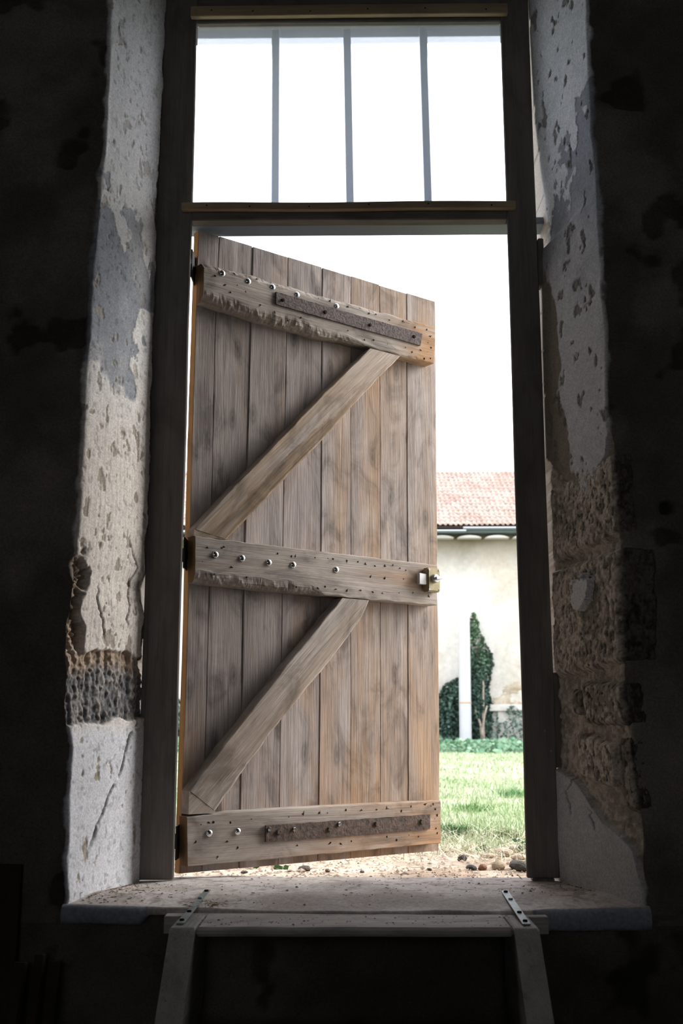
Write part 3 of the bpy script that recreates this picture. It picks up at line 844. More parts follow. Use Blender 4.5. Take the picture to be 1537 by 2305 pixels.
# carriage bolts: zinc domes
def dome_bolt(s, z, d, parent, r=.0105):
    bm = bmesh.new()
    prof = [(0, r * .62)] + [(r * math.sin(a), r * .62 * math.cos(a)) for a in (.3, .6, .9, 1.2, 1.45)] + [(r, 0), (r * .98, -.006)]
    lathe(bm, prof, 16, Matrix.Translation((s, -d, z)) @ Matrix.Rotation(PI / 2, 4, 'X'))
    return bm_obj('bolt_head', bm, M['chrome'], parent, True)
def hex_bolt(s, z, d, parent, mat, r=.0075, h=.006, rot=.3, name='hex_bolt'):
    bm = bmesh.new()
    lathe(bm, [(0, h), (r * .82, h), (r, h * .75), (r, 0)], 6, Matrix.Translation((s, -d, z)) @ Matrix.Rotation(PI / 2, 4, 'X') @ Matrix.Rotation(rot, 4, 'Z'))
    if mat is M['chrome']:
        lathe(bm, [(0, h + .004), (r * .4, h + .004), (r * .42, h - .001)], 8, Matrix.Translation((s, -d, z)) @ Matrix.Rotation(PI / 2, 4, 'X'))
    return bm_obj(name, bm, mat, parent)
for s, z in ((.0666, 1.7774), (.16, 1.7751), (.2512, 1.7790), (.3454, 1.7767), (.5045, 1.7754)): dome_bolt(s, z, .043, ledge1)
for s, z in ((.0628, .9038), (.1542, .9017), (.2487, .8968), (.3381, .8979), (.503, .8969)): dome_bolt(s, z, .045, ledge2)
for s, z in ((.062, .1204), (.1546, .1202)): dome_bolt(s, z, .045, ledge3)

# rusty iron straps on the top and bottom ledge
def strap(pts, d0, d1, mat, parent, label):
    (s0, zt0), (_, zb0), (s1, zt1), (s1b, zb1) = pts
    bm = bmesh.new()
    n = 24; rows = []
    for i in range(n + 1):
        f = i / n
        s_t = s0 + (s1 - s0) * f; s_b = s0 + (s1b - s0) * f
        j = .0008 * math.sin(i * 2.3); j2 = .0008 * math.sin(i * 3.1 + 1)
        zt = zt0 + (zt1 - zt0) * f + j; zb = zb0 + (zb1 - zb0) * f + j2
        rows.append([bm.verts.new(p) for p in ((s_b, -d0, zb), (s_b, -d1, zb), (s_t, -d1, zt), (s_t, -d0, zt))])
    for a, b in zip(rows, rows[1:]):
        for k in range(4): bm.faces.new((a[k], a[(k + 1) % 4], b[(k + 1) % 4], b[k]))
    bm.faces.new(rows[0]); bm.faces.new(rows[-1])
    o = bm_obj('iron_strap', bm, mat, parent)
    o['label'] = label
    return o
st1 = strap([(.2605, 1.7635), (.2605, 1.7220), (.8736, 1.7601), (.8645, 1.7142)], .0452, .0515, M['rust'], door, 'pitted rusty iron strap on the top ledge')
st2 = strap([(.2459, .1325), (.2405, .086), (.8747, .135), (.8737, .0896)], .0462, .0525, M['rust2'], door, 'dark rusty iron strap on the bottom ledge')
for s, z in ((.2856, 1.7409), (.4518, 1.7398), (.639, 1.738), (.8341, 1.7402)): hex_bolt(s, z, .0514, st1, M['hole'], .006, .004, s * 9, 'square_nail')
for s, z in ((.2565, .1212), (.3435, .1166), (.5078, .1234)): hex_bolt(s, z, .0524, st2, M['chrome'], .0068, .006, s * 7)
for s, z in ((.2889, .112), (.4712, .1098), (.6522, .1161), (.8377, .1137)): hex_bolt(s, z, .0524, st2, M['rust2'], .0085, .006, s * 5)

# old nail holes and splits in the ledges: small dark flecks, too fine to pick apart
def flecks(parent, lst, d, size=.0058):
    bm = bmesh.new()
    rnd = random.Random(len(lst) * 7 + 1)
    for (s, z) in lst:
        for q in range(rnd.choice((1, 2, 2, 3))):
            w = size * rnd.uniform(.5, 1.25); h = size * rnd.uniform(.16, .38)
            if q == 0: w = h = size * rnd.uniform(.3, .6)
            a = rnd.uniform(-.5, .5) + (PI / 2 if rnd.random() < .35 else 0)
            ox, oz = (0, 0) if q == 0 else (rnd.uniform(-.4, .4) * size, rnd.uniform(-.4, .4) * size)
            n = 8; ring = []
            for k in range(n):
                g = 2 * PI * k / n; rr = rnd.uniform(.5, 1.15)
                x = w * math.cos(g) * rr; y = h * math.sin(g) * rr
                ring.append(bm.verts.new((s + ox + x * math.cos(a) - y * math.sin(a), -d, z + oz + x * math.sin(a) + y * math.cos(a))))
            c = bm.verts.new((s + ox, -d - .0009, z + oz))
            for k in range(n): bm.faces.new((ring[k], ring[(k + 1) % n], c))
    o = bm_obj('nail_marks', bm, M['hole'], parent)
    o['kind'] = 'stuff'
    return o
flecks(ledge1, [(.045, 1.782), (.04, 1.762), (.108, 1.786), (.12, 1.752), (.095, 1.722), (.19, 1.79), (.205, 1.708), (.36, 1.70), (.31, 1.68), (.43, 1.784), (.475, 1.786), (.55, 1.783), (.60, 1.79), (.64, 1.782), (.67, 1.786),
                (.73, 1.778), (.79, 1.788), (.845, 1.778), (.90, 1.782), (.915, 1.76), (.905, 1.735), (.92, 1.72), (.90, 1.70), (.915, 1.68), (.83, 1.685), (.80, 1.695), (.72, 1.69), (.66, 1.69), (.62, 1.683), (.55, 1.70), (.87, 1.70),
                (.075, 1.742), (.15, 1.738), (.26, 1.695), (.885, 1.672)], .0460, .0066)
flecks(ledge2, [(.035, .922), (.085, .925), (.09, .93), (.02, .88), (.118, .872), (.28, .928), (.33, .925), (.345, .926), (.42, .928), (.47, .93), (.49, .93), (.545, .928), (.59, .93), (.62, .926), (.66, .923), (.70, .926), (.735, .932),
                (.765, .924), (.79, .92), (.70, .885), (.64, .885), (.78, .89), (.46, .84), (.5, .835), (.545, .833), (.60, .838), (.65, .836), (.69, .838), (.76, .842), (.82, .846), (.89, .84), (.35, .83), (.43, .835), (.17, .845), (.06, .846), (.905, .865)], .0457, .0066)
flecks(ledge3, [(.035, .145), (.075, .15), (.06, .149), (.20, .152), (.13, .146), (.12, .095), (.09, .056), (.155, .075), (.02, .1), (.33, .152), (.38, .158), (.44, .158), (.47, .157), (.54, .163), (.6, .16), (.66, .158), (.70, .162), (.76, .15), (.80, .162),
                (.86, .166), (.885, .16), (.905, .15), (.9, .12), (.905, .09), (.91, .075), (.83, .068), (.79, .075), (.74, .062), (.7, .075), (.56, .07), (.52, .065), (.48, .07), (.36, .07), (.895, .165), (.91, .13)], .0457, .0066)

# hinges
for z in (1.787, .9026, .0992):
    h = empty('hinge', (0, 0, 0), 0, door)
    bm = bmesh.new(); lathe(bm, [(0, -.02), (.006, -.02), (.006, .02), (0, .02)], 10, Matrix.Translation((-.009, .012, z)))
    bm_obj('hinge_pin', bm, M['blackiron'], h, True)
    box('hinge_leaf', -.005, -.001, -.001, .026, z - .012, z + .012, M['blackiron'], h)
    o = box('post_leaf', -0.0035, 0.0, -0.04, 0.05, z - .045, z + .045, M['blackiron'], h)
    o.matrix_parent_inverse = Matrix.Identity(4)
    # the leaf on the post lies square to the frame, not to the open door
    o.matrix_basis = Matrix.Rotation(-TH, 4, 'Z') @ Matrix.Translation((-.0055, -.01, 0))

# rim lock
lock = empty('lock', (0, 0, 0), 0, door); lock['label'] = 'small brass rim lock with a steel thumb turn'
bm = bmesh.new(); add_box(bm, .861, .9165, -.0755, -.0452, .852, .932, .004, seg=2)
bm_obj('lock_case', bm, M['brass'], lock)
bm = bmesh.new(); add_box(bm, .829, .8605, -.069, -.055, .8745, .911, .0015)
bm_obj('latch_bolt', bm, M['steel'], lock)
bm = bmesh.new(); lathe(bm, [(0, .012), (.0125, .012), (.0145, .009), (.0145, 0)], 20, Matrix.Translation((.8895, -.0755, .8963)) @ Matrix.Rotation(PI / 2, 4, 'X'))
bm_obj('turn_disc', bm, M['steel'], lock)
bm = bmesh.new(); add_box(bm, -.011, .015, -.011, 0, -.0048, .0048, .0015, Matrix.Translation((.8895, -.0876, .8963)) @ Matrix.Rotation(-.12, 4, 'Y'))
bm_obj('turn_grip', bm, M['steel'], lock)
for s, z in ((.8665, .925), (.911, .925), (.8665, .859), (.911, .859)):
    bm = bmesh.new(); lathe(bm, [(0, .0002), (.0012, .0002), (.0014, .0012), (.0032, .0012), (.0036, 0)], 12, Matrix.Translation((s, -.0757, z)) @ Matrix.Rotation(PI / 2, 4, 'X'))
    bm_obj('lock_screw', bm, M['steel'], lock)

# ------------------------------------------------------------------ wooden stair below the sill
stair = empty('wooden_stair', (0, -0.5, FLOOR_Z)); tag(stair, 'rough wooden stair strapped to the stone sill, its foot in darkness', 'stair')
inv = Matrix.Translation((0, 0.5, -FLOOR_Z))
def sp(o):
    o.parent = stair; o.matrix_parent_inverse = inv.copy(); return o
for (xa, xb) in ((-.392, -.336), (.360, .415)):
    poly = [(-.40, -.021), (-.572, -.021), (-.579, -.026), (-1.600, -1.047), (-1.600, FLOOR_Z), (-1.36, FLOOR_Z), (-.40, -.17)]
    bm = bmesh.new(); prism(bm, poly, (lambda p: (xa, p[0], p[1]), lambda p: (xb, p[0], p[1])))
    bmesh.ops.bevel(bm, geom=bm.edges[:], offset=.0025, segments=1, affect='EDGES')
    o = sp(bm_obj('stringer', bm, M['stair_s'])); o['warmth'] = 0.0
for k in range(5):
    y1 = -.392 - (.19 if k else 0) - .2 * (k - 1 if k else 0); z = -.021 - .2 * k
    bm = bmesh.new(); add_box(bm, -.3355, .3595, -.572 - .2 * k, y1 + .0, z - .02, z, .006)
    if k == 0:
        for j in range(1, 40):
            bmesh.ops.bisect_plane(bm, geom=bm.verts[:] + bm.edges[:] + bm.faces[:], plane_co=(-.3355 + .695 * j / 40, 0, 0), plane_no=(1, 0, 0))
        for v in bm.verts:
            f = float(fbm(v.co.x * 12, v.co.y * 4, 701, 3)) - .5
            if v.co.y > -.45: v.co.y += .016 * f - (.02 if v.co.x < -.1 else 0) * 0
            else: v.co.y += .004 * f
            v.co.z += .003 * (float(fbm(v.co.x * 6, v.co.y * 9, 711, 3)) - .5)
    o = sp(bm_obj('tread', bm, M['stair_x'])); o['warmth'] = 0.05
o = sp(box('cleat', -.432, .462, -.415, -.372, -.062, -.0225, M['stair_x'], None, .002))
# zinc straps screwed over the joint of stair and sill
def zstrap(p, q, w, nb):
    p = Vector(p); q = Vector(q); d = q - p; L_ = d.length; ang = math.atan2(d.y, d.x)
    root = empty('metal_strap')
    sp(root)
    bm = bmesh.new(); n = 10
    rows = []
    for i in range(n + 1):
        f = i / n; c = p + d * f; nrm = Vector((-d.y, d.x, 0)).normalized() * w / 2
        h = .0025
        rows.append([bm.verts.new(v) for v in (c - nrm, c + nrm, c + nrm + Vector((0, 0, h)), c - nrm + Vector((0, 0, h)))])
    for a, b in zip(rows, rows[1:]):
        for k in range(4): bm.faces.new((a[k], a[(k + 1) % 4], b[(k + 1) % 4], b[k]))
    bm.faces.new(rows[0]); bm.faces.new(rows[-1])
    bm_obj('strap_plate', bm, M['zinc'], root)
    for i in range(nb):
        f = (.06, .30, .70, .94)[i]
        c = p + d * f + Vector((0, 0, .0025))
        bm = bmesh.new(); lathe(bm, [(0, .0045), (.0045, .004), (.0055, .0025), (.0055, 0)], 8, Matrix.Translation(c))
        bm_obj('strap_screw', bm, M['hole'] if i != 1 else M['zinc'], root)
zstrap((-.359, -.195, .004), (-.374, -.545, -.0185), .016, 4)
zstrap((.389, -.205, .004), (.392, -.548, -.0185), .018, 4)
# ------------------------------------------------------------------ dim scrap boards against the wall at lower left
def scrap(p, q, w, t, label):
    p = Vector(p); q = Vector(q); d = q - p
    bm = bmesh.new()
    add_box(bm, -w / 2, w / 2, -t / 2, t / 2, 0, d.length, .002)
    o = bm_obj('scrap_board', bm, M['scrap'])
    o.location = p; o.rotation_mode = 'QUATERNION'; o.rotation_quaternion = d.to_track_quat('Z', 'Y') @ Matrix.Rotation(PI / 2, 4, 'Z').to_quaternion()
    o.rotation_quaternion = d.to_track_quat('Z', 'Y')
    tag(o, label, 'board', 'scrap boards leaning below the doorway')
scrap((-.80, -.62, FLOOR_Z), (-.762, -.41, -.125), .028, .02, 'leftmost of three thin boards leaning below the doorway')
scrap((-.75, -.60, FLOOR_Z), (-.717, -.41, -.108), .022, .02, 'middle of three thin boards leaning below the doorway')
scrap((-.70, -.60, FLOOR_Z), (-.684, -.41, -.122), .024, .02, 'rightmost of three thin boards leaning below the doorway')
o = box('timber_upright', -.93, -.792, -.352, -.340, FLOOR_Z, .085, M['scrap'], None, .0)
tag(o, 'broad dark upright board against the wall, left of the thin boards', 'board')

# ------------------------------------------------------------------ crumbs of dirt on sill and tread
def crumb_field(name, n, fn, smin, smax, mat, seed, label, cat):
    rnd = random.Random(seed); V = []; F = []
    for _ in range(n):
        x, y, z = fn(rnd); s = rnd.uniform(smin, smax) * (1 if rnd.random() < .9 else 1.8); b = len(V)
        sx, sy, sz = s * rnd.uniform(.7, 1.6), s * rnd.uniform(.6, 1.2), s * rnd.uniform(.3, .7); a = rnd.uniform(0, PI)
        for (u, v, w) in ((1, 0, 0), (0, 1, 0), (-1, 0, 0), (0, -1, 0), (0, 0, 1), (0, 0, -.3)):
            u *= sx * rnd.uniform(.8, 1.2); v *= sy * rnd.uniform(.8, 1.2)
            V.append((x + u * math.cos(a) - v * math.sin(a), y + u * math.sin(a) + v * math.cos(a), z + w * sz))
        F += [(b + i, b + (i + 1) % 4, b + 4) for i in range(4)] + [(b + (i + 1) % 4, b + i, b + 5) for i in range(4)]
    o = mesh(name, V, F, mat)
    return tag(o, label, cat, kind='stuff')
M['dirt'] = simple('dark_crumbs', (0.07, 0.05, 0.04), 0.95, 0, 90, (0.28, 0.22, 0.17), spec=.1)
M['sand'] = simple('pale_sand_grit', (0.30, 0.23, 0.17), 0.95, 0, 60, (0.46, 0.38, 0.30), spec=.1)
def on_sill(r):
    q = r.random()
    if q < .30:
        x = -.66 + abs(r.gauss(0, .10)); y = r.uniform(-.31, -.02)
    elif q < .62:
        x = .64 - abs(r.gauss(0, .13)); y = r.uniform(-.34, -.0)
    else:
        x = r.uniform(-.62, .66); y = r.uniform(-.33, .14)
    lim = .565 + .37 * max(0, -y) - .012
    if y > -.0: lim = .47
    return max(-lim, min(lim, x)), y, .001 - .012 * max(0, min(1, (-y - .22) / .1))
crumb_field('dirt_crumbs', 1100, on_sill, .0007, .0031, M['dirt'], 3, 'loose dirt crumbs scattered over the stone sill', 'dirt')
crumb_field('tread_grit', 200, lambda r: (r.uniform(-.38, .40), r.uniform(-.56, -.41), -.0205), .0007, .0024, M['dirt'], 5, 'fine grit lying on the top wooden tread', 'grit')
# straw and sweepings caught at the left strap
def chaff(name, cx, cy, cz, n, rad, seed, label):
    r = random.Random(seed); V = []; F = []
    for _ in range(n):
        a = r.uniform(0, 2 * PI); L_ = r.uniform(.008, .035); x = cx + r.gauss(0, rad); y = cy + r.gauss(0, rad); w = .0008
        z = cz + r.uniform(0, .006); dz = r.uniform(-.002, .006); b = len(V)
        dx, dy = math.cos(a) * L_, math.sin(a) * L_; nx, ny = -math.sin(a) * w, math.cos(a) * w
        V += [(x - nx, y - ny, z), (x + nx, y + ny, z), (x + dx + nx, y + dy + ny, z + dz), (x + dx - nx, y + dy - ny, z + dz), (x + dx * .5, y + dy * .5, z + .0016)]
        F += [(b, b + 1, b + 4), (b + 1, b + 2, b + 4), (b + 2, b + 3, b + 4), (b + 3, b, b + 4), (b, b + 3, b + 2, b + 1)]
    tag(mesh(name, V, F, M['sand']), label, 'chaff', kind='stuff')
chaff('straw_chaff', -.335, -.36, -.008, 70, .022, 4, 'bits of straw caught by the left metal strap')
chaff('straw_sweepings', -.60, -.2, .002, 60, .05, 6, 'straw sweepings in the left corner of the sill')

# ------------------------------------------------------------------ outside: ground, grass, stones
def gz(x, y):
    return -0.055 - 0.155 * np.clip((np.asarray(y) - 1.0) / 26.0, 0, 1.2)
def ground_h(X, Y):
    far = np.clip(Y / 6, 0.2, 1)
    return gz(X, Y) + 0.035 * (fbm(X * 2.2, Y * 2.2, 801, 4) - 0.5) * np.clip((Y - 0.2) / 1.0, 0, 1) + 0.012 * (fbm(X * 18, Y * 18, 811, 3) - 0.5) * np.clip((2.5 - Y), 0, 1)
gx = np.concatenate([np.linspace(-16, -2, 40)[:-1], np.linspace(-2, 2.5, 300), np.linspace(2.5, 18, 44)[1:]])
gy = np.concatenate([np.linspace(0.12, 2.6, 190)[:-1], np.linspace(2.6, 8, 60)[:-1], np.linspace(8, 34, 60)])
GX, GY = np.meshgrid(gx, gy)
GZ = ground_h(GX, GY)
gn = fbm(GX * 3.5, GY * 3.5, 821, 5); gn2 = fbm(GX * 30, GY * 30, 831, 3)
def lawn_mask(x, y):
    edge = 1.35 + 0.35 * np.sin(np.asarray(x) * 2.0 + 2.2) * 0.5 + 1.1 * (fbm(np.asarray(x) * 1.7, np.asarray(y) * 1.7, 841, 4) - 0.5) - 0.25 * np.clip(0.3 - np.asarray(x), 0, 1)
    return sstep(-0.25, 0.3, np.asarray(y) - edge)
lm = lawn_mask(GX, GY)
dirt = lerp(np.broadcast_to(np.array([0.36, 0.27, 0.20]), GX.shape + (3,)), np.broadcast_to(np.array([0.52, 0.42, 0.33]), GX.shape + (3,)), sstep(0.35, 0.62, gn))
dirt = dirt * (0.8 + 0.4 * gn2)[..., None]
turf = lerp(np.broadcast_to(np.array([0.28, 0.33, 0.18]), GX.shape + (3,)), np.broadcast_to(np.array([0.42, 0.43, 0.31]), GX.shape + (3,)), sstep(0.35, 0.65, gn))
gcol = lerp(dirt, turf, lm)
g = fast_mesh('ground', np.stack([GX, GY, GZ], -1).reshape(-1, 3), grid_quads(len(gx), len(gy)), M['ground'], None, True, gcol.reshape(-1, 3))
tag(g, 'bare sandy earth outside the door turning into lawn', 'ground', kind='structure')

def blades(name, P, H, W, C, seed, label, cat, curl=.5, parent=None):
    """grass blades: two-segment tapered strips"""
    r = np.random.RandomState(seed); n = len(P)
    a = r.rand(n) * 2 * PI; lean = r.rand(n) * curl
    d = np.stack([np.cos(a), np.sin(a), 0 * a], -1); w = np.stack([-np.sin(a), np.cos(a), 0 * a], -1) * (W / 2)[:, None]
    az = r.rand(n) * 2 * PI; w = np.stack([np.cos(az), np.sin(az), 0 * az], -1) * (W / 2)[:, None]
    up = np.array([0, 0, 1.0])
    m1 = P + up * (H * .55)[:, None] + d * (H * lean * .35)[:, None]
    tp = P + up * (H * (1 - .35 * lean))[:, None] + d * (H * lean)[:, None]
    co = np.stack([P - w, P + w, m1 + w * .8, m1 - w * .8, tp], 1).reshape(-1, 3)
    b = np.arange(n)[:, None] * 5
    tri = np.concatenate([b + np.array([[0, 1, 2]]), b + np.array([[0, 2, 3]]), b + np.array([[3, 2, 4]])], 0)
    o = fast_mesh(name, co, tri, M['leaf'], parent, False, np.repeat(C, 5, axis=0))
    if label: tag(o, label, cat, kind='stuff')
    else: o['kind'] = 'stuff'
    return o
rs = np.random.RandomState(11)
def scatter(n, x0, x1, y0, y1, pw_=1.0):
    y = y0 + (y1 - y0) * rs.rand(n) ** pw_; x = x0 + (x1 - x0) * rs.rand(n)
    return x, y
PX = []; PY = []
for (n, x0, x1, y0, y1) in ((26000, -1.3, 2.2, .9, 3.2), (34000, -2.2, 3.6, 3.0, 8.0), (42000, -5, 6.5, 7.8, 27.3)):
    x, y = scatter(n, x0, x1, y0, y1, 1.0 if y1 < 9 else .9); PX.append(x); PY.append(y)
px = np.concatenate(PX); py = np.concatenate(PY)
keep = rs.rand(len(px)) < lawn_mask(px, py) * np.where(py < 2, 1.0, 1.0)
px = px[keep]; py = py[keep]
far = np.clip(py / 8, .35, 3)
H_ = (0.030 + 0.05 * rs.rand(len(px)) ** 2) * np.clip(.75 + .15 * far, .7, 1.5); W_ = 0.0035 * np.clip(py / 3, 1, 7)
cl = fbm(px * 1.3, py * 1.3, 851, 4)
mixv = np.clip(rs.rand(len(px)) * .8 + (cl - .5) * 1.6 + .12, 0, 1)[:, None]
GC = np.array([0.25, 0.37, 0.17]) * (1 - mixv) + np.array([0.53, 0.545, 0.41]) * mixv
GC = GC * (.8 + .4 * rs.rand(len(px)))[:, None]
blades('grass', np.stack([px, py, ground_h(px, py) - .004], -1), H_, W_, GC, 12, 'pale green lawn grass outside the open door', 'grass', 1.2)
# flattened dry cuttings on the lawn edge
x, y = scatter(2600, -1.0, 1.2, .75, 2.0)
k = rs.rand(len(x)) < np.clip(lawn_mask(x, y + .35), 0, 1); x = x[k]; y = y[k]
blades('dry_grass', np.stack([x, y, ground_h(x, y) + .002], -1), .03 + .05 * rs.rand(len(x)), np.full(len(x), .003), np.array([.5, .46, .34]) * (.7 + .5 * rs.rand(len(x)))[:, None], 13, 'flattened dry grass along the edge of the bare earth', 'dry grass', 6.0)

def tuft(x, y, n, rad, h, col, seed, label, group=None):
    r = np.random.RandomState(seed)
    px = x + r.randn(n) * rad; py = y + r.randn(n) * rad
    C = np.array(col) * (.6 + .8 * r.rand(n))[:, None]
    o = blades('grass_tuft', np.stack([px, py, ground_h(px, py) - .003], -1), h * (.4 + .6 * r.rand(n)), np.full(n, .004), C, seed, None, None, 1.6)
    o['kind'] = 'thing'; tag(o, label, 'grass', group)
tuft(.43, 1.88, 420, .045, .075, (.07, .16, .055), 21, 'dark green grass tuft right beside the door edge')
tuft(.66, 1.80, 200, .035, .06, (.12, .15, .05), 22, 'olive grass tuft near the right door post')
tuft(.70, 3.6, 200, .06, .08, (.12, .24, .08), 23, 'fresh green grass tuft in the middle of the lawn')
tuft(1.12, 4.95, 260, .05, .10, (.11, .24, .09), 24, 'green grass tuft on the lawn by the right post')
tuft(.612, .69, 26, .008, .075, (.16, .2, .07), 25, 'thin grass tuft sprouting at the foot of the right post')

def leaf_mesh(P, S, C, seed, name, parent, flat=.5):
    """broad leaves as bent quads"""
    r = np.random.RandomState(seed); n = len(P)
    u = r.randn(n, 3); u[:, 2] *= flat; u /= np.linalg.norm(u, axis=1)[:, None]
    v = r.randn(n, 3); v = np.cross(u, v); v /= np.linalg.norm(v, axis=1)[:, None]
    w = np.cross(u, v)
    s = S[:, None]
    co = np.stack([P - u * s, P + v * s * .62 + w * s * .12 - u * s * .2, P + u * s, P - v * s * .62 + w * s * .12 - u * s * .2], 1).reshape(-1, 3)
    b = np.arange(n)[:, None] * 4
    tri = np.concatenate([b + np.array([[0, 1, 2]]), b + np.array([[0, 2, 3]])], 0)
    o = fast_mesh(name, co, tri, M['leaf'], parent, False, np.repeat(C, 4, axis=0))
    o['kind'] = 'stuff'
    return o
def weed(x, y, n, rad, h, s, col, seed, label, group=None, name='weed'):
    r = np.random.RandomState(seed)
    P = np.stack([x + r.randn(n) * rad, y + r.randn(n) * rad, np.zeros(n)], -1)
    P[:, 2] = ground_h(P[:, 0], P[:, 1]) + h * r.rand(n)
    o = leaf_mesh(P, s * (.6 + .7 * r.rand(n)), np.array(col) * (.6 + .8 * r.rand(n))[:, None], seed, name, None, .3)
    o['kind'] = 'thing'
    return tag(o, label, 'weed', group)
weed(.52, 1.39, 26, .018, .02, .014, (.08, .2, .05), 31, 'small bright green weed growing in the bare earth')
weed(-.245, .73, 24, .014, .012, .012, (.07, .15, .05), 32, 'low green weed on the earth below the door')
weed(-.32, .74, 10, .012, .010, .010, (.07, .15, .06), 33, 'tiny green seedling on the earth below the door')
weed(.66, 1.25, 30, .02, .05, .012, (.10, .17, .11), 34, 'grey green weed half hidden by the right post')

# stones lying on the bare earth outside
def rock(x, y, s, col, seed, label, flat=.6):
    r = random.Random(seed)
    bm = bmesh.new(); bmesh.ops.create_icosphere(bm, subdivisions=2, radius=1)
    for v in bm.verts:
        n = v.co.normalized(); k = 1 + .35 * (float(fbm(n.x * 1.7 + seed, n.y * 1.7 + n.z * 2, 900 + seed, 3)) - .5) * 2
        k = min(k, 1.06 + .1 * r.random())
        v.co = Vector((n.x * s * k * 1.15, n.y * s * k * .9, n.z * s * k * flat))
    m = simple('stone_%d' % seed, tuple(c * .7 for c in col), .9, 0, 60, col, .5, spec=.2)
    o = bm_obj('stone', bm, m)
    o.rotation_euler = (0, 0, r.uniform(0, 6)); o.location = (x, y, float(ground_h(np.array(x), np.array(y))) + s * flat * .55)
    tag(o, label, 'stone', 'stones on the bare earth')
rock(.391, .95, .017, (.07, .06, .055), 1, 'round dark stone furthest out on the bare earth', .9)
rock(.398, .70, .019, (.06, .055, .05), 2, 'flat black stone beside the small reddish one')
rock(.432, .70, .014, (.24, .12, .075), 3, 'small reddish brown stone between two darker stones', .9)
rock(.487, .71, .022, (.33, .26, .18), 4, 'sharp tan stone right of the reddish stone', .85)
rock(.556, .70, .034, (.08, .075, .07), 5, 'largest dark stone at the foot of the right post', .62)
rock(-.153, .67, .024, (.10, .08, .065), 6, 'largest brown stone under the middle of the door', .5)
rock(-.078, .66, .010, (.12, .08, .06), 7, 'small brown stone right of the brown stone under the door')
rock(.035, .65, .008, (.13, .11, .10), 8, 'tiny grey stone alone in the middle of the earth strip')
rock(.257, .70, .009, (.08, .06, .055), 9, 'tiny dark stone below the free edge of the door')
rock(.56, 1.15, .034, (.50, .40, .31), 10, 'pale angular stone in the rubble near the right post', .6)
rock(.62, 1.30, .036, (.52, .43, .35), 11, 'pale stone furthest back in the rubble by the post', .5)
rock(.50, 1.08, .022, (.48, .37, .28), 12, 'small pale stone in front of the rubble', .5)
rock(.60, 1.02, .028, (.5, .39, .30), 13, 'flat pale stone nearest the post in the rubble', .45)
rock(-.345, .60, .013, (.09, .07, .06), 14, 'flat dark chip under the hinge side of the door', .35)
crumb_field('earth_grit', 2600, lambda r: (lambda x, y: (x, y, float(gz(x, y)) + .006))(r.uniform(-.7, .85), .22 + 1.2 * r.random() ** 1.2), .002, .008, M['sand'], 9, 'pale grit and clods over the bare earth', 'grit')
crumb_field('dark_grit', 260, lambda r: (lambda x, y: (x, y, float(gz(x, y)) + .006))(r.uniform(-.6, .75), .25 + 1.0 * r.random()), .002, .0065, M['dirt'], 10, 'dark grit sprinkled over the bare earth', 'grit')

# ------------------------------------------------------------------ outbuilding across the lawn
BY = 28.0
bld = empty('outbuilding', (0, BY, -0.2)); tag(bld, 'long beige rendered outbuilding with a red tiled roof', 'building')
binv = Matrix.Translation((0, -BY, 0.2))
def bp(o):
    o.parent = bld; o.matrix_parent_inverse = binv.copy(); return o
m, nt, N, L, B = new_mat('sunbleached_beige_render')
tc = N.new('ShaderNodeTexCoord')
f1 = noise(N, L, tc.outputs['Object'], .55, 6, .6); f2 = noise(N, L, tc.outputs['Object'], 6, 5, .6)
r1 = ramp(N, [(.36, (.45, .40, .34)), (.52, (.54, .51, .475))]); L.new(f1, r1.inputs['Fac'])
r2 = ramp(N, [(.3, .86), (.6, 1.05)]); L.new(f2, r2.inputs['Fac'])
# damp brown zone right below the eaves, their shade painted in too, ragged lower edge
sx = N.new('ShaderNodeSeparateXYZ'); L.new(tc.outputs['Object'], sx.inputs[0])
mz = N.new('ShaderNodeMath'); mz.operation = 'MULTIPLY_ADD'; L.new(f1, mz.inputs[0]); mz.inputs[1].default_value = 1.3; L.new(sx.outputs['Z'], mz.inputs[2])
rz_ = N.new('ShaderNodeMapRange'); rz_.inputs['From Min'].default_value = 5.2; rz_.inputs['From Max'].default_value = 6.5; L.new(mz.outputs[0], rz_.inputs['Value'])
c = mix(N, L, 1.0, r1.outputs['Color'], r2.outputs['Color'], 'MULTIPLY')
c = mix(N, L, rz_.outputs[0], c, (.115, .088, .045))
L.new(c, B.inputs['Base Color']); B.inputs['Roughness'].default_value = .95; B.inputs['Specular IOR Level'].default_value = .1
bump(N, L, B, f2, .3, .03)
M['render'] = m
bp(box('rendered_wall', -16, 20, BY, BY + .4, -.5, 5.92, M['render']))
M['eave'] = simple('dark_eaves_board', (.10, .12, .12), .8)
M['sofit'] = simple('white_eaves', (.60, .56, .53), .9, spec=.1)
# scalloped white cornice under the gutter
for k in range(46):
    x = -15.5 + .78 * k
    bm = bmesh.new(); n = 8
    poly = [(-.34, 0)] + [(-.34 + .68 * i / n, .075 * math.sin(PI * i / n) ** .7) for i in range(1, n)] + [(.34, 0)]
    prism(bm, [(x + p[0], 5.675 + p[1]) for p in poly], (lambda p: (p[0], BY - .32, p[1]), lambda p: (p[0], BY - .001, p[1])))
    if 0 < x < 7 or -7 < x < -3: bp(bm_obj('cornice_scallop', bm, M['sofit']))
    else: bm.free()
bp(box('cornice_board', -16, 20, BY - .45, BY - .001, 5.80, 5.87, M['eave']))
bp(box('plinth_ledge', 3.55, 20, BY - .16, BY - .001, .86, 1.04, M['ext_plaster'], None, .01))
bp(box('plinth', 3.9, 20, BY - .10, BY - .001, -.4, .858, M['ext_plaster'], None, .01))
M['bareplaster'] = simple('bare_ochre_masonry', (.27, .20, .125), .95, 0, 3, (.46, .40, .32), .5, .36, .6, .1)
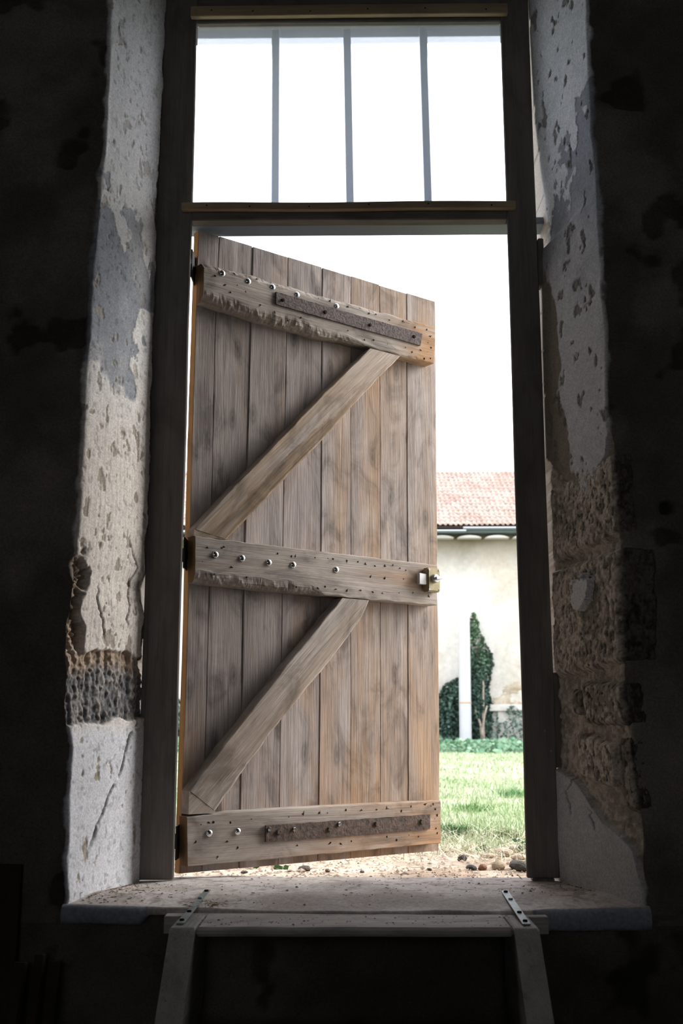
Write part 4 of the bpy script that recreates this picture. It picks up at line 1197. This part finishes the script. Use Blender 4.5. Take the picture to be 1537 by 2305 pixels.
xs = np.linspace(3.75, 6.5, 50); zs = np.linspace(1.0, 1.75, 26); XX, ZZ = np.meshgrid(xs, zs)
hh = fbm(XX * 3, ZZ * 3, 951, 4); msk = sstep(0, .12, 1.5 - ZZ + 1.6 * (fbm(XX * 4, ZZ * 4, 957, 4) - .5)) * sstep(3.76, 3.9, XX + .2 * (hh - .5))
bp(fast_mesh('bare_patch', np.stack([XX, BY + .02 - .035 * msk - .012 * (hh - .5) * msk, ZZ], -1).reshape(-1, 3), grid_quads(50, 26), M['bareplaster']))
# gutter in two lengths with a step at the joint
def gutter(x0, x1, z, y=BY - .52, r=.075):
    bm = bmesh.new(); n = 10; A = []; Bv = []
    for i in range(n + 1):
        a = PI + PI * i / n
        A.append(bm.verts.new((x0, y + r * math.cos(a), z + r * math.sin(a)))); Bv.append(bm.verts.new((x1, y + r * math.cos(a), z + r * math.sin(a))))
    for i in range(n, -1, -1):
        a = PI + PI * i / n
        A.append(bm.verts.new((x0, y + (r - .008) * math.cos(a), z + (r - .008) * math.sin(a)))); Bv.append(bm.verts.new((x1, y + (r - .008) * math.cos(a), z + (r - .008) * math.sin(a))))
    for i in range(len(A)): j = (i + 1) % len(A); bm.faces.new((A[i], A[j], Bv[j], Bv[i]))
    bm.faces.new(A); bm.faces.new(Bv)
    gt = bm_obj('gutter', bm, M['gut'])
    rim = box('gutter_rim', x0, x1, y - r - .012, y - r + .004, z - .028, z + .012, M['rim'], gt)
    return bp(gt)
M['rim'] = simple('lit_zinc_rim', (.42, .42, .45), .5)  # front-lit gutter edge, its brightness put into the colour
M['gut'] = simple('shaded_zinc_gutter', (.10, .13, .135), .6, .1)  # dark zinc, shade of the gutter's underside put into the colour
gutter(-16, 3.10, 5.845); gutter(3.02, 20, 5.925)
# tiled roof
EY, EZ, RY, RZ = BY - .58, 5.975, 32.0, 8.55
slope = math.atan2(RZ - EZ, RY - EY); SL = math.hypot(RZ - EZ, RY - EY)
bm = bmesh.new(); prism(bm, [(EY + .06, EZ - .045), (RY, RZ - .045), (RY + 4.5, EZ - .045)], (lambda p: (-16, p[0], p[1]), lambda p: (20, p[0], p[1])))
M['roofbase'] = simple('roof_boarding', (.16, .11, .09), .9)
bp(bm_obj('roof_deck', bm, M['roofbase']))
m, nt, N, L, B = new_mat('terracotta_tile')
oi = N.new('ShaderNodeObjectInfo'); tc = N.new('ShaderNodeTexCoord'); geo = N.new('ShaderNodeNewGeometry')
f = noise(N, L, geo.outputs['Position'], 1.3, 5, .65); f3 = noise(N, L, geo.outputs['Position'], 14, 4, .7)
r = ramp(N, [(.32, (.43, .29, .245)), (.5, (.47, .36, .31)), (.68, (.47, .41, .355))]); L.new(f, r.inputs['Fac'])
r3 = ramp(N, [(.32, .72), (.62, 1.1)]); L.new(f3, r3.inputs['Fac'])
c = mix(N, L, 1, r.outputs['Color'], r3.outputs['Color'], 'MULTIPLY')
ro = ramp(N, [(0, .85), (1, 1.12)]); L.new(oi.outputs['Random'], ro.inputs['Fac'])
c = mix(N, L, 1, c, ro.outputs['Color'], 'MULTIPLY')
L.new(c, B.inputs['Base Color']); B.inputs['Roughness'].default_value = .9; B.inputs['Specular IOR Level'].default_value = .15
M['tile'] = m
PITCH_X = .146; ROWS = 17; RP = SL / ROWS
def tile_geo():
    V = []; n = 6; Lt = RP * 1.25
    for (yy, lift) in ((0, .030), (Lt, .004)):
        for th in (0, -.016):
            for i in range(n + 1):
                q = i / n
                z = (.036 * math.sin(PI * min(1, q / .62)) if q < .62 else -.012 * math.sin(PI * (q - .62) / .38))
                V.append(((q - .5) * PITCH_X * 1.04, yy, z + lift + th))
    m1 = n + 1; F = []
    for i in range(n):
        F.append((i, i + 1, 2 * m1 + i + 1, 2 * m1 + i))                # top
        F.append((i, m1 + i, m1 + i + 1, i + 1))                        # front lip
    F.append((0, 2 * m1, 3 * m1, m1)); F.append((n, m1 + n, 3 * m1 + n, 2 * m1 + n))
    return V, F
tv, tf = tile_geo()
tme = bpy.data.meshes.new('roof_tile'); tme.from_pydata(tv, [], tf); tme.update(); tme.materials.append(M['tile'])
tme.polygons.foreach_set('use_smooth', [i % 2 == 0 for i in range(len(tme.polygons))])
tvn = np.array(tv); ca, sa = math.cos(slope), math.sin(slope)
bulk = []; bf = []; rt = random.Random(5)
for row in range(ROWS):
    for cidx in range(-104, 132):
        x = cidx * PITCH_X + rt.uniform(-.008, .008); s = row * RP + rt.uniform(-.012, .012); tilt = rt.uniform(-.03, .03); lift = rt.uniform(0, .008)
        yy = EY + s * ca; zz = EZ + s * sa + lift
        lo = 2.42 + .032 * row; 
        if lo < x < lo + 2.38 + .01 * row:
            o = bpy.data.objects.new('roof_tile', tme); COL.objects.link(o)
            o.location = (x, yy, zz); o.rotation_euler = (slope, 0, tilt); bp(o)
        else:
            X = tvn[:, 0]; Y = tvn[:, 1] * ca - tvn[:, 2] * sa; Z = tvn[:, 1] * sa + tvn[:, 2] * ca
            b = sum(len(q) for q in bulk); bulk.append(np.stack([X + x, Y + yy, Z + zz], -1)); bf.append(np.array(tf) + b) if False else bf.append(b)
co = np.concatenate(bulk); tfa = np.array(tf)
q = np.concatenate([tfa + b for b in bf])
o = bp(fast_mesh('roof_tiles', co, q, M['tile'], None, False)); o['kind'] = 'stuff'
for k in range(-40, 50):
    if not (2.0 < k * .4 < 6.2 or -7.4 < k * .4 < -4): continue
    bm = bmesh.new(); n = 7; A = []; Bv = []
    for i in range(n + 1):
        a = PI * i / n; A.append(bm.verts.new((k * .4, RY + .11 * math.cos(a), RZ - .02 + .09 * math.sin(a)))); Bv.append(bm.verts.new((k * .4 + .43, RY + .095 * math.cos(a), RZ - .02 + .075 * math.sin(a))))
    for i in range(n): bm.faces.new((A[i], A[i + 1], Bv[i + 1], Bv[i]))
    bm.faces.new(A); bm.faces.new(Bv)
    bp(bm_obj('ridge_tile', bm, M['tile']))

# white post standing in front of the building
post = empty('white_post', (2.915, 27.0, -.215)); tag(post, 'tall white round post standing before the beige wall', 'post')
M['white'] = simple('white_paint', (.46, .46, .475), .6, 0, 3, (.50, .50, .51))
M['orange'] = simple('rusty_band', (.50, .30, .20), .8)
bm = bmesh.new(); lathe(bm, [(0, -.05), (.185, -.05), (.185, .07), (.166, .10), (.163, .14), (.160, 2.2), (.156, 3.2), (.145, 3.93), (0, 3.94)], 20, Matrix.Rotation(.008, 4, 'Y'))
bm_obj('post_shaft', bm, M['white'], post, True)
bm = bmesh.new(); lathe(bm, [(.160, 1.26), (.167, 1.265), (.167, 1.30), (.160, 1.305)], 20, Matrix.Rotation(.008, 4, 'Y'))
bm_obj('post_band', bm, M['orange'], post)

# ivy climbing the wall
IVC = np.array([.055, .095, .075])
def cloud(n, inside, x0, x1, z0, z1, y0, depth, seed):
    r = np.random.RandomState(seed); P = []
    while len(P) < n:
        x = r.uniform(x0, x1, 4000); z = r.uniform(z0, z1, 4000)
        k = inside(x, z); x = x[k > 0]; z = z[k > 0]; kk = k[k > 0]
        y = y0 - depth * kk * (.75 + .5 * r.rand(len(x)))
        P += list(zip(x, y, z))
    return np.array(P[:n])
def cone_in(x, z):
    l = pw(z, [(-.21, 3.0), (1.0, 2.95), (2.0, 3.08), (2.8, 3.16), (3.2, 3.22), (3.58, 3.29)]); rgt = pw(z, [(-.21, 3.62), (.5, 3.7), (.98, 3.73), (1.58, 3.63), (2.06, 3.80), (2.3, 3.78), (2.55, 3.70), (2.92, 3.5), (3.2, 3.4), (3.58, 3.31)])
    w = (fbm(x * 7, z * 7, 961, 3) - .5) * .12
    d = np.minimum(x - l, rgt - x) + w + .03
    hole = .55 * sstep(.56, .64, fbm(x * 5, z * 3.4, 965, 3)) * (z > 1.7)
    return np.where((d > 0) & (hole < .5 + 1.2 * (fbm(x * 26, z * 26, 3, 2) - .5)), np.clip(d * 3, .15, 1), 0)
ivy = empty('ivy', (3.3, 27.9, -.2)); tag(ivy, 'dark ivy climbing to a point on the beige wall', 'ivy')
iinv = Matrix.Translation((-3.3, -27.9, .2))
P = cloud(5200, cone_in, 2.9, 3.9, -.2, 3.6, 27.95, .34, 41)
r = np.random.RandomState(42)
pale = np.clip((P[:, 2] - 1.6) / 2, 0, 1)[:, None] * .6
C = (IVC * (1 - pale) + np.array([.16, .25, .12]) * pale) * (.4 + 1.9 * r.rand(len(P)) ** 2)[:, None]
o = leaf_mesh(P, .035 + .035 * r.rand(len(P)), C, 43, 'ivy_leaves', ivy, .8); o.matrix_parent_inverse = iinv
def stem(name, pts, rad, mat, parent, inv_):
    bm = bmesh.new(); rings = []
    for i, p in enumerate(pts):
        p = Vector(p); q = Vector(pts[min(i + 1, len(pts) - 1)]) - Vector(pts[max(i - 1, 0)]); q.normalize()
        a = q.orthogonal().normalized(); b = q.cross(a); rr = rad * (1 - .55 * i / (len(pts) - 1))
        rings.append([bm.verts.new(p + a * rr * math.cos(2 * PI * k / 6) + b * rr * math.sin(2 * PI * k / 6)) for k in range(6)])
    for A, Bv in zip(rings, rings[1:]):
        for k in range(6): bm.faces.new((A[k], A[(k + 1) % 6], Bv[(k + 1) % 6], Bv[k]))
    bm.faces.new(rings[0]); bm.faces.new(rings[-1])
    o = bm_obj(name, bm, mat, parent, True); o.matrix_parent_inverse = inv_
M['bark'] = simple('pale_ivy_bark', (.25, .2, .16), .9, 0, 8, (.42, .36, .3))
for pts in ([(3.52, 27.55, -.2), (3.42, 27.55, .3), (3.5, 27.58, .75), (3.58, 27.6, 1.0)], [(3.42, 27.56, -.1), (3.38, 27.56, .5), (3.24, 27.6, .95)], [(3.46, 27.56, -.2), (3.46, 27.6, .6), (3.5, 27.7, 1.6), (3.36, 27.8, 2.9)]):
    stem('ivy_stem', pts, .05, M['bark'], ivy, iinv)
def hedge_in(x, z):
    top = pw(x, [(-9, 1.25), (-4.9, 1.2), (-2, 1.4), (1.5, 1.2), (2.25, 1.35), (2.5, 1.6), (2.75, 1.8), (3.0, 1.95), (3.1, 1.8)])
    w = (fbm(x * 5, z * 5, 971, 3) - .5) * .4
    d = np.minimum(top - z + w, 3.1 - x)
    return np.where(d > 0, np.clip(d * 1.6, .2, 1), 0)
hedge = empty('ivy_hedge', (0, 27.9, -.2)); tag(hedge, 'dense dark green ivy hedge left of the white post', 'hedge')
hinv = Matrix.Translation((0, -27.9, .2))
Pa = cloud(6500, hedge_in, 1.2, 3.1, -.22, 2.1, 27.9, .75, 45); Pb = cloud(7000, hedge_in, -7, 1.2, -.22, 2.1, 27.9, .75, 46)
P = np.concatenate([Pa, Pb]); r = np.random.RandomState(47)
o = leaf_mesh(P, .04 + .04 * r.rand(len(P)), IVC * (.35 + 2.0 * r.rand(len(P)) ** 2)[:, None], 48, 'hedge_leaves', hedge, .8); o.matrix_parent_inverse = hinv
def shrub_in(x, z):
    top = pw(x, [(3.55, .3), (3.8, .75), (4.0, .45), (4.15, .9), (4.3, 1.0), (4.6, .85), (5.2, .5), (6, .6)])
    w = (fbm(x * 6, z * 6, 981, 3) - .5) * .7
    d = top - z + w
    return np.where((d > 0), np.clip(d, .2, .8), 0)
P = cloud(900, shrub_in, 3.6, 6, -.2, 1.2, 27.85, .5, 51); r = np.random.RandomState(52)
shrub = empty('shrub', (4.3, 27.7, -.2)); tag(shrub, 'loose blue green shrub at the foot of the wall by the right post', 'shrub')
o = leaf_mesh(P, .03 + .04 * r.rand(len(P)), np.array([.08, .13, .10]) * (.5 + 1.1 * r.rand(len(P)))[:, None], 53, 'shrub_leaves', shrub, .7); o.matrix_parent_inverse = Matrix.Translation((-4.3, -27.7, .2))
# band of fresh weeds along the foot of the wall
n = 9000; r = np.random.RandomState(61)
x = r.uniform(-6, 7, n); y = 22.5 + 4.7 * r.rand(n) ** .7
P = np.stack([x, y, ground_h(x, y) + .30 * r.rand(n) * (.4 + fbm(x * 2, y * 2, 991, 3))], -1)
mm = r.rand(n)[:, None]
o = leaf_mesh(P, .05 + .06 * r.rand(n), (np.array([.13, .27, .17]) * (1 - mm) + np.array([.26, .38, .25]) * mm), 62, 'weeds', None, .35)
tag(o, 'strip of leafy green weeds along the foot of the beige wall', 'weeds', kind='stuff')
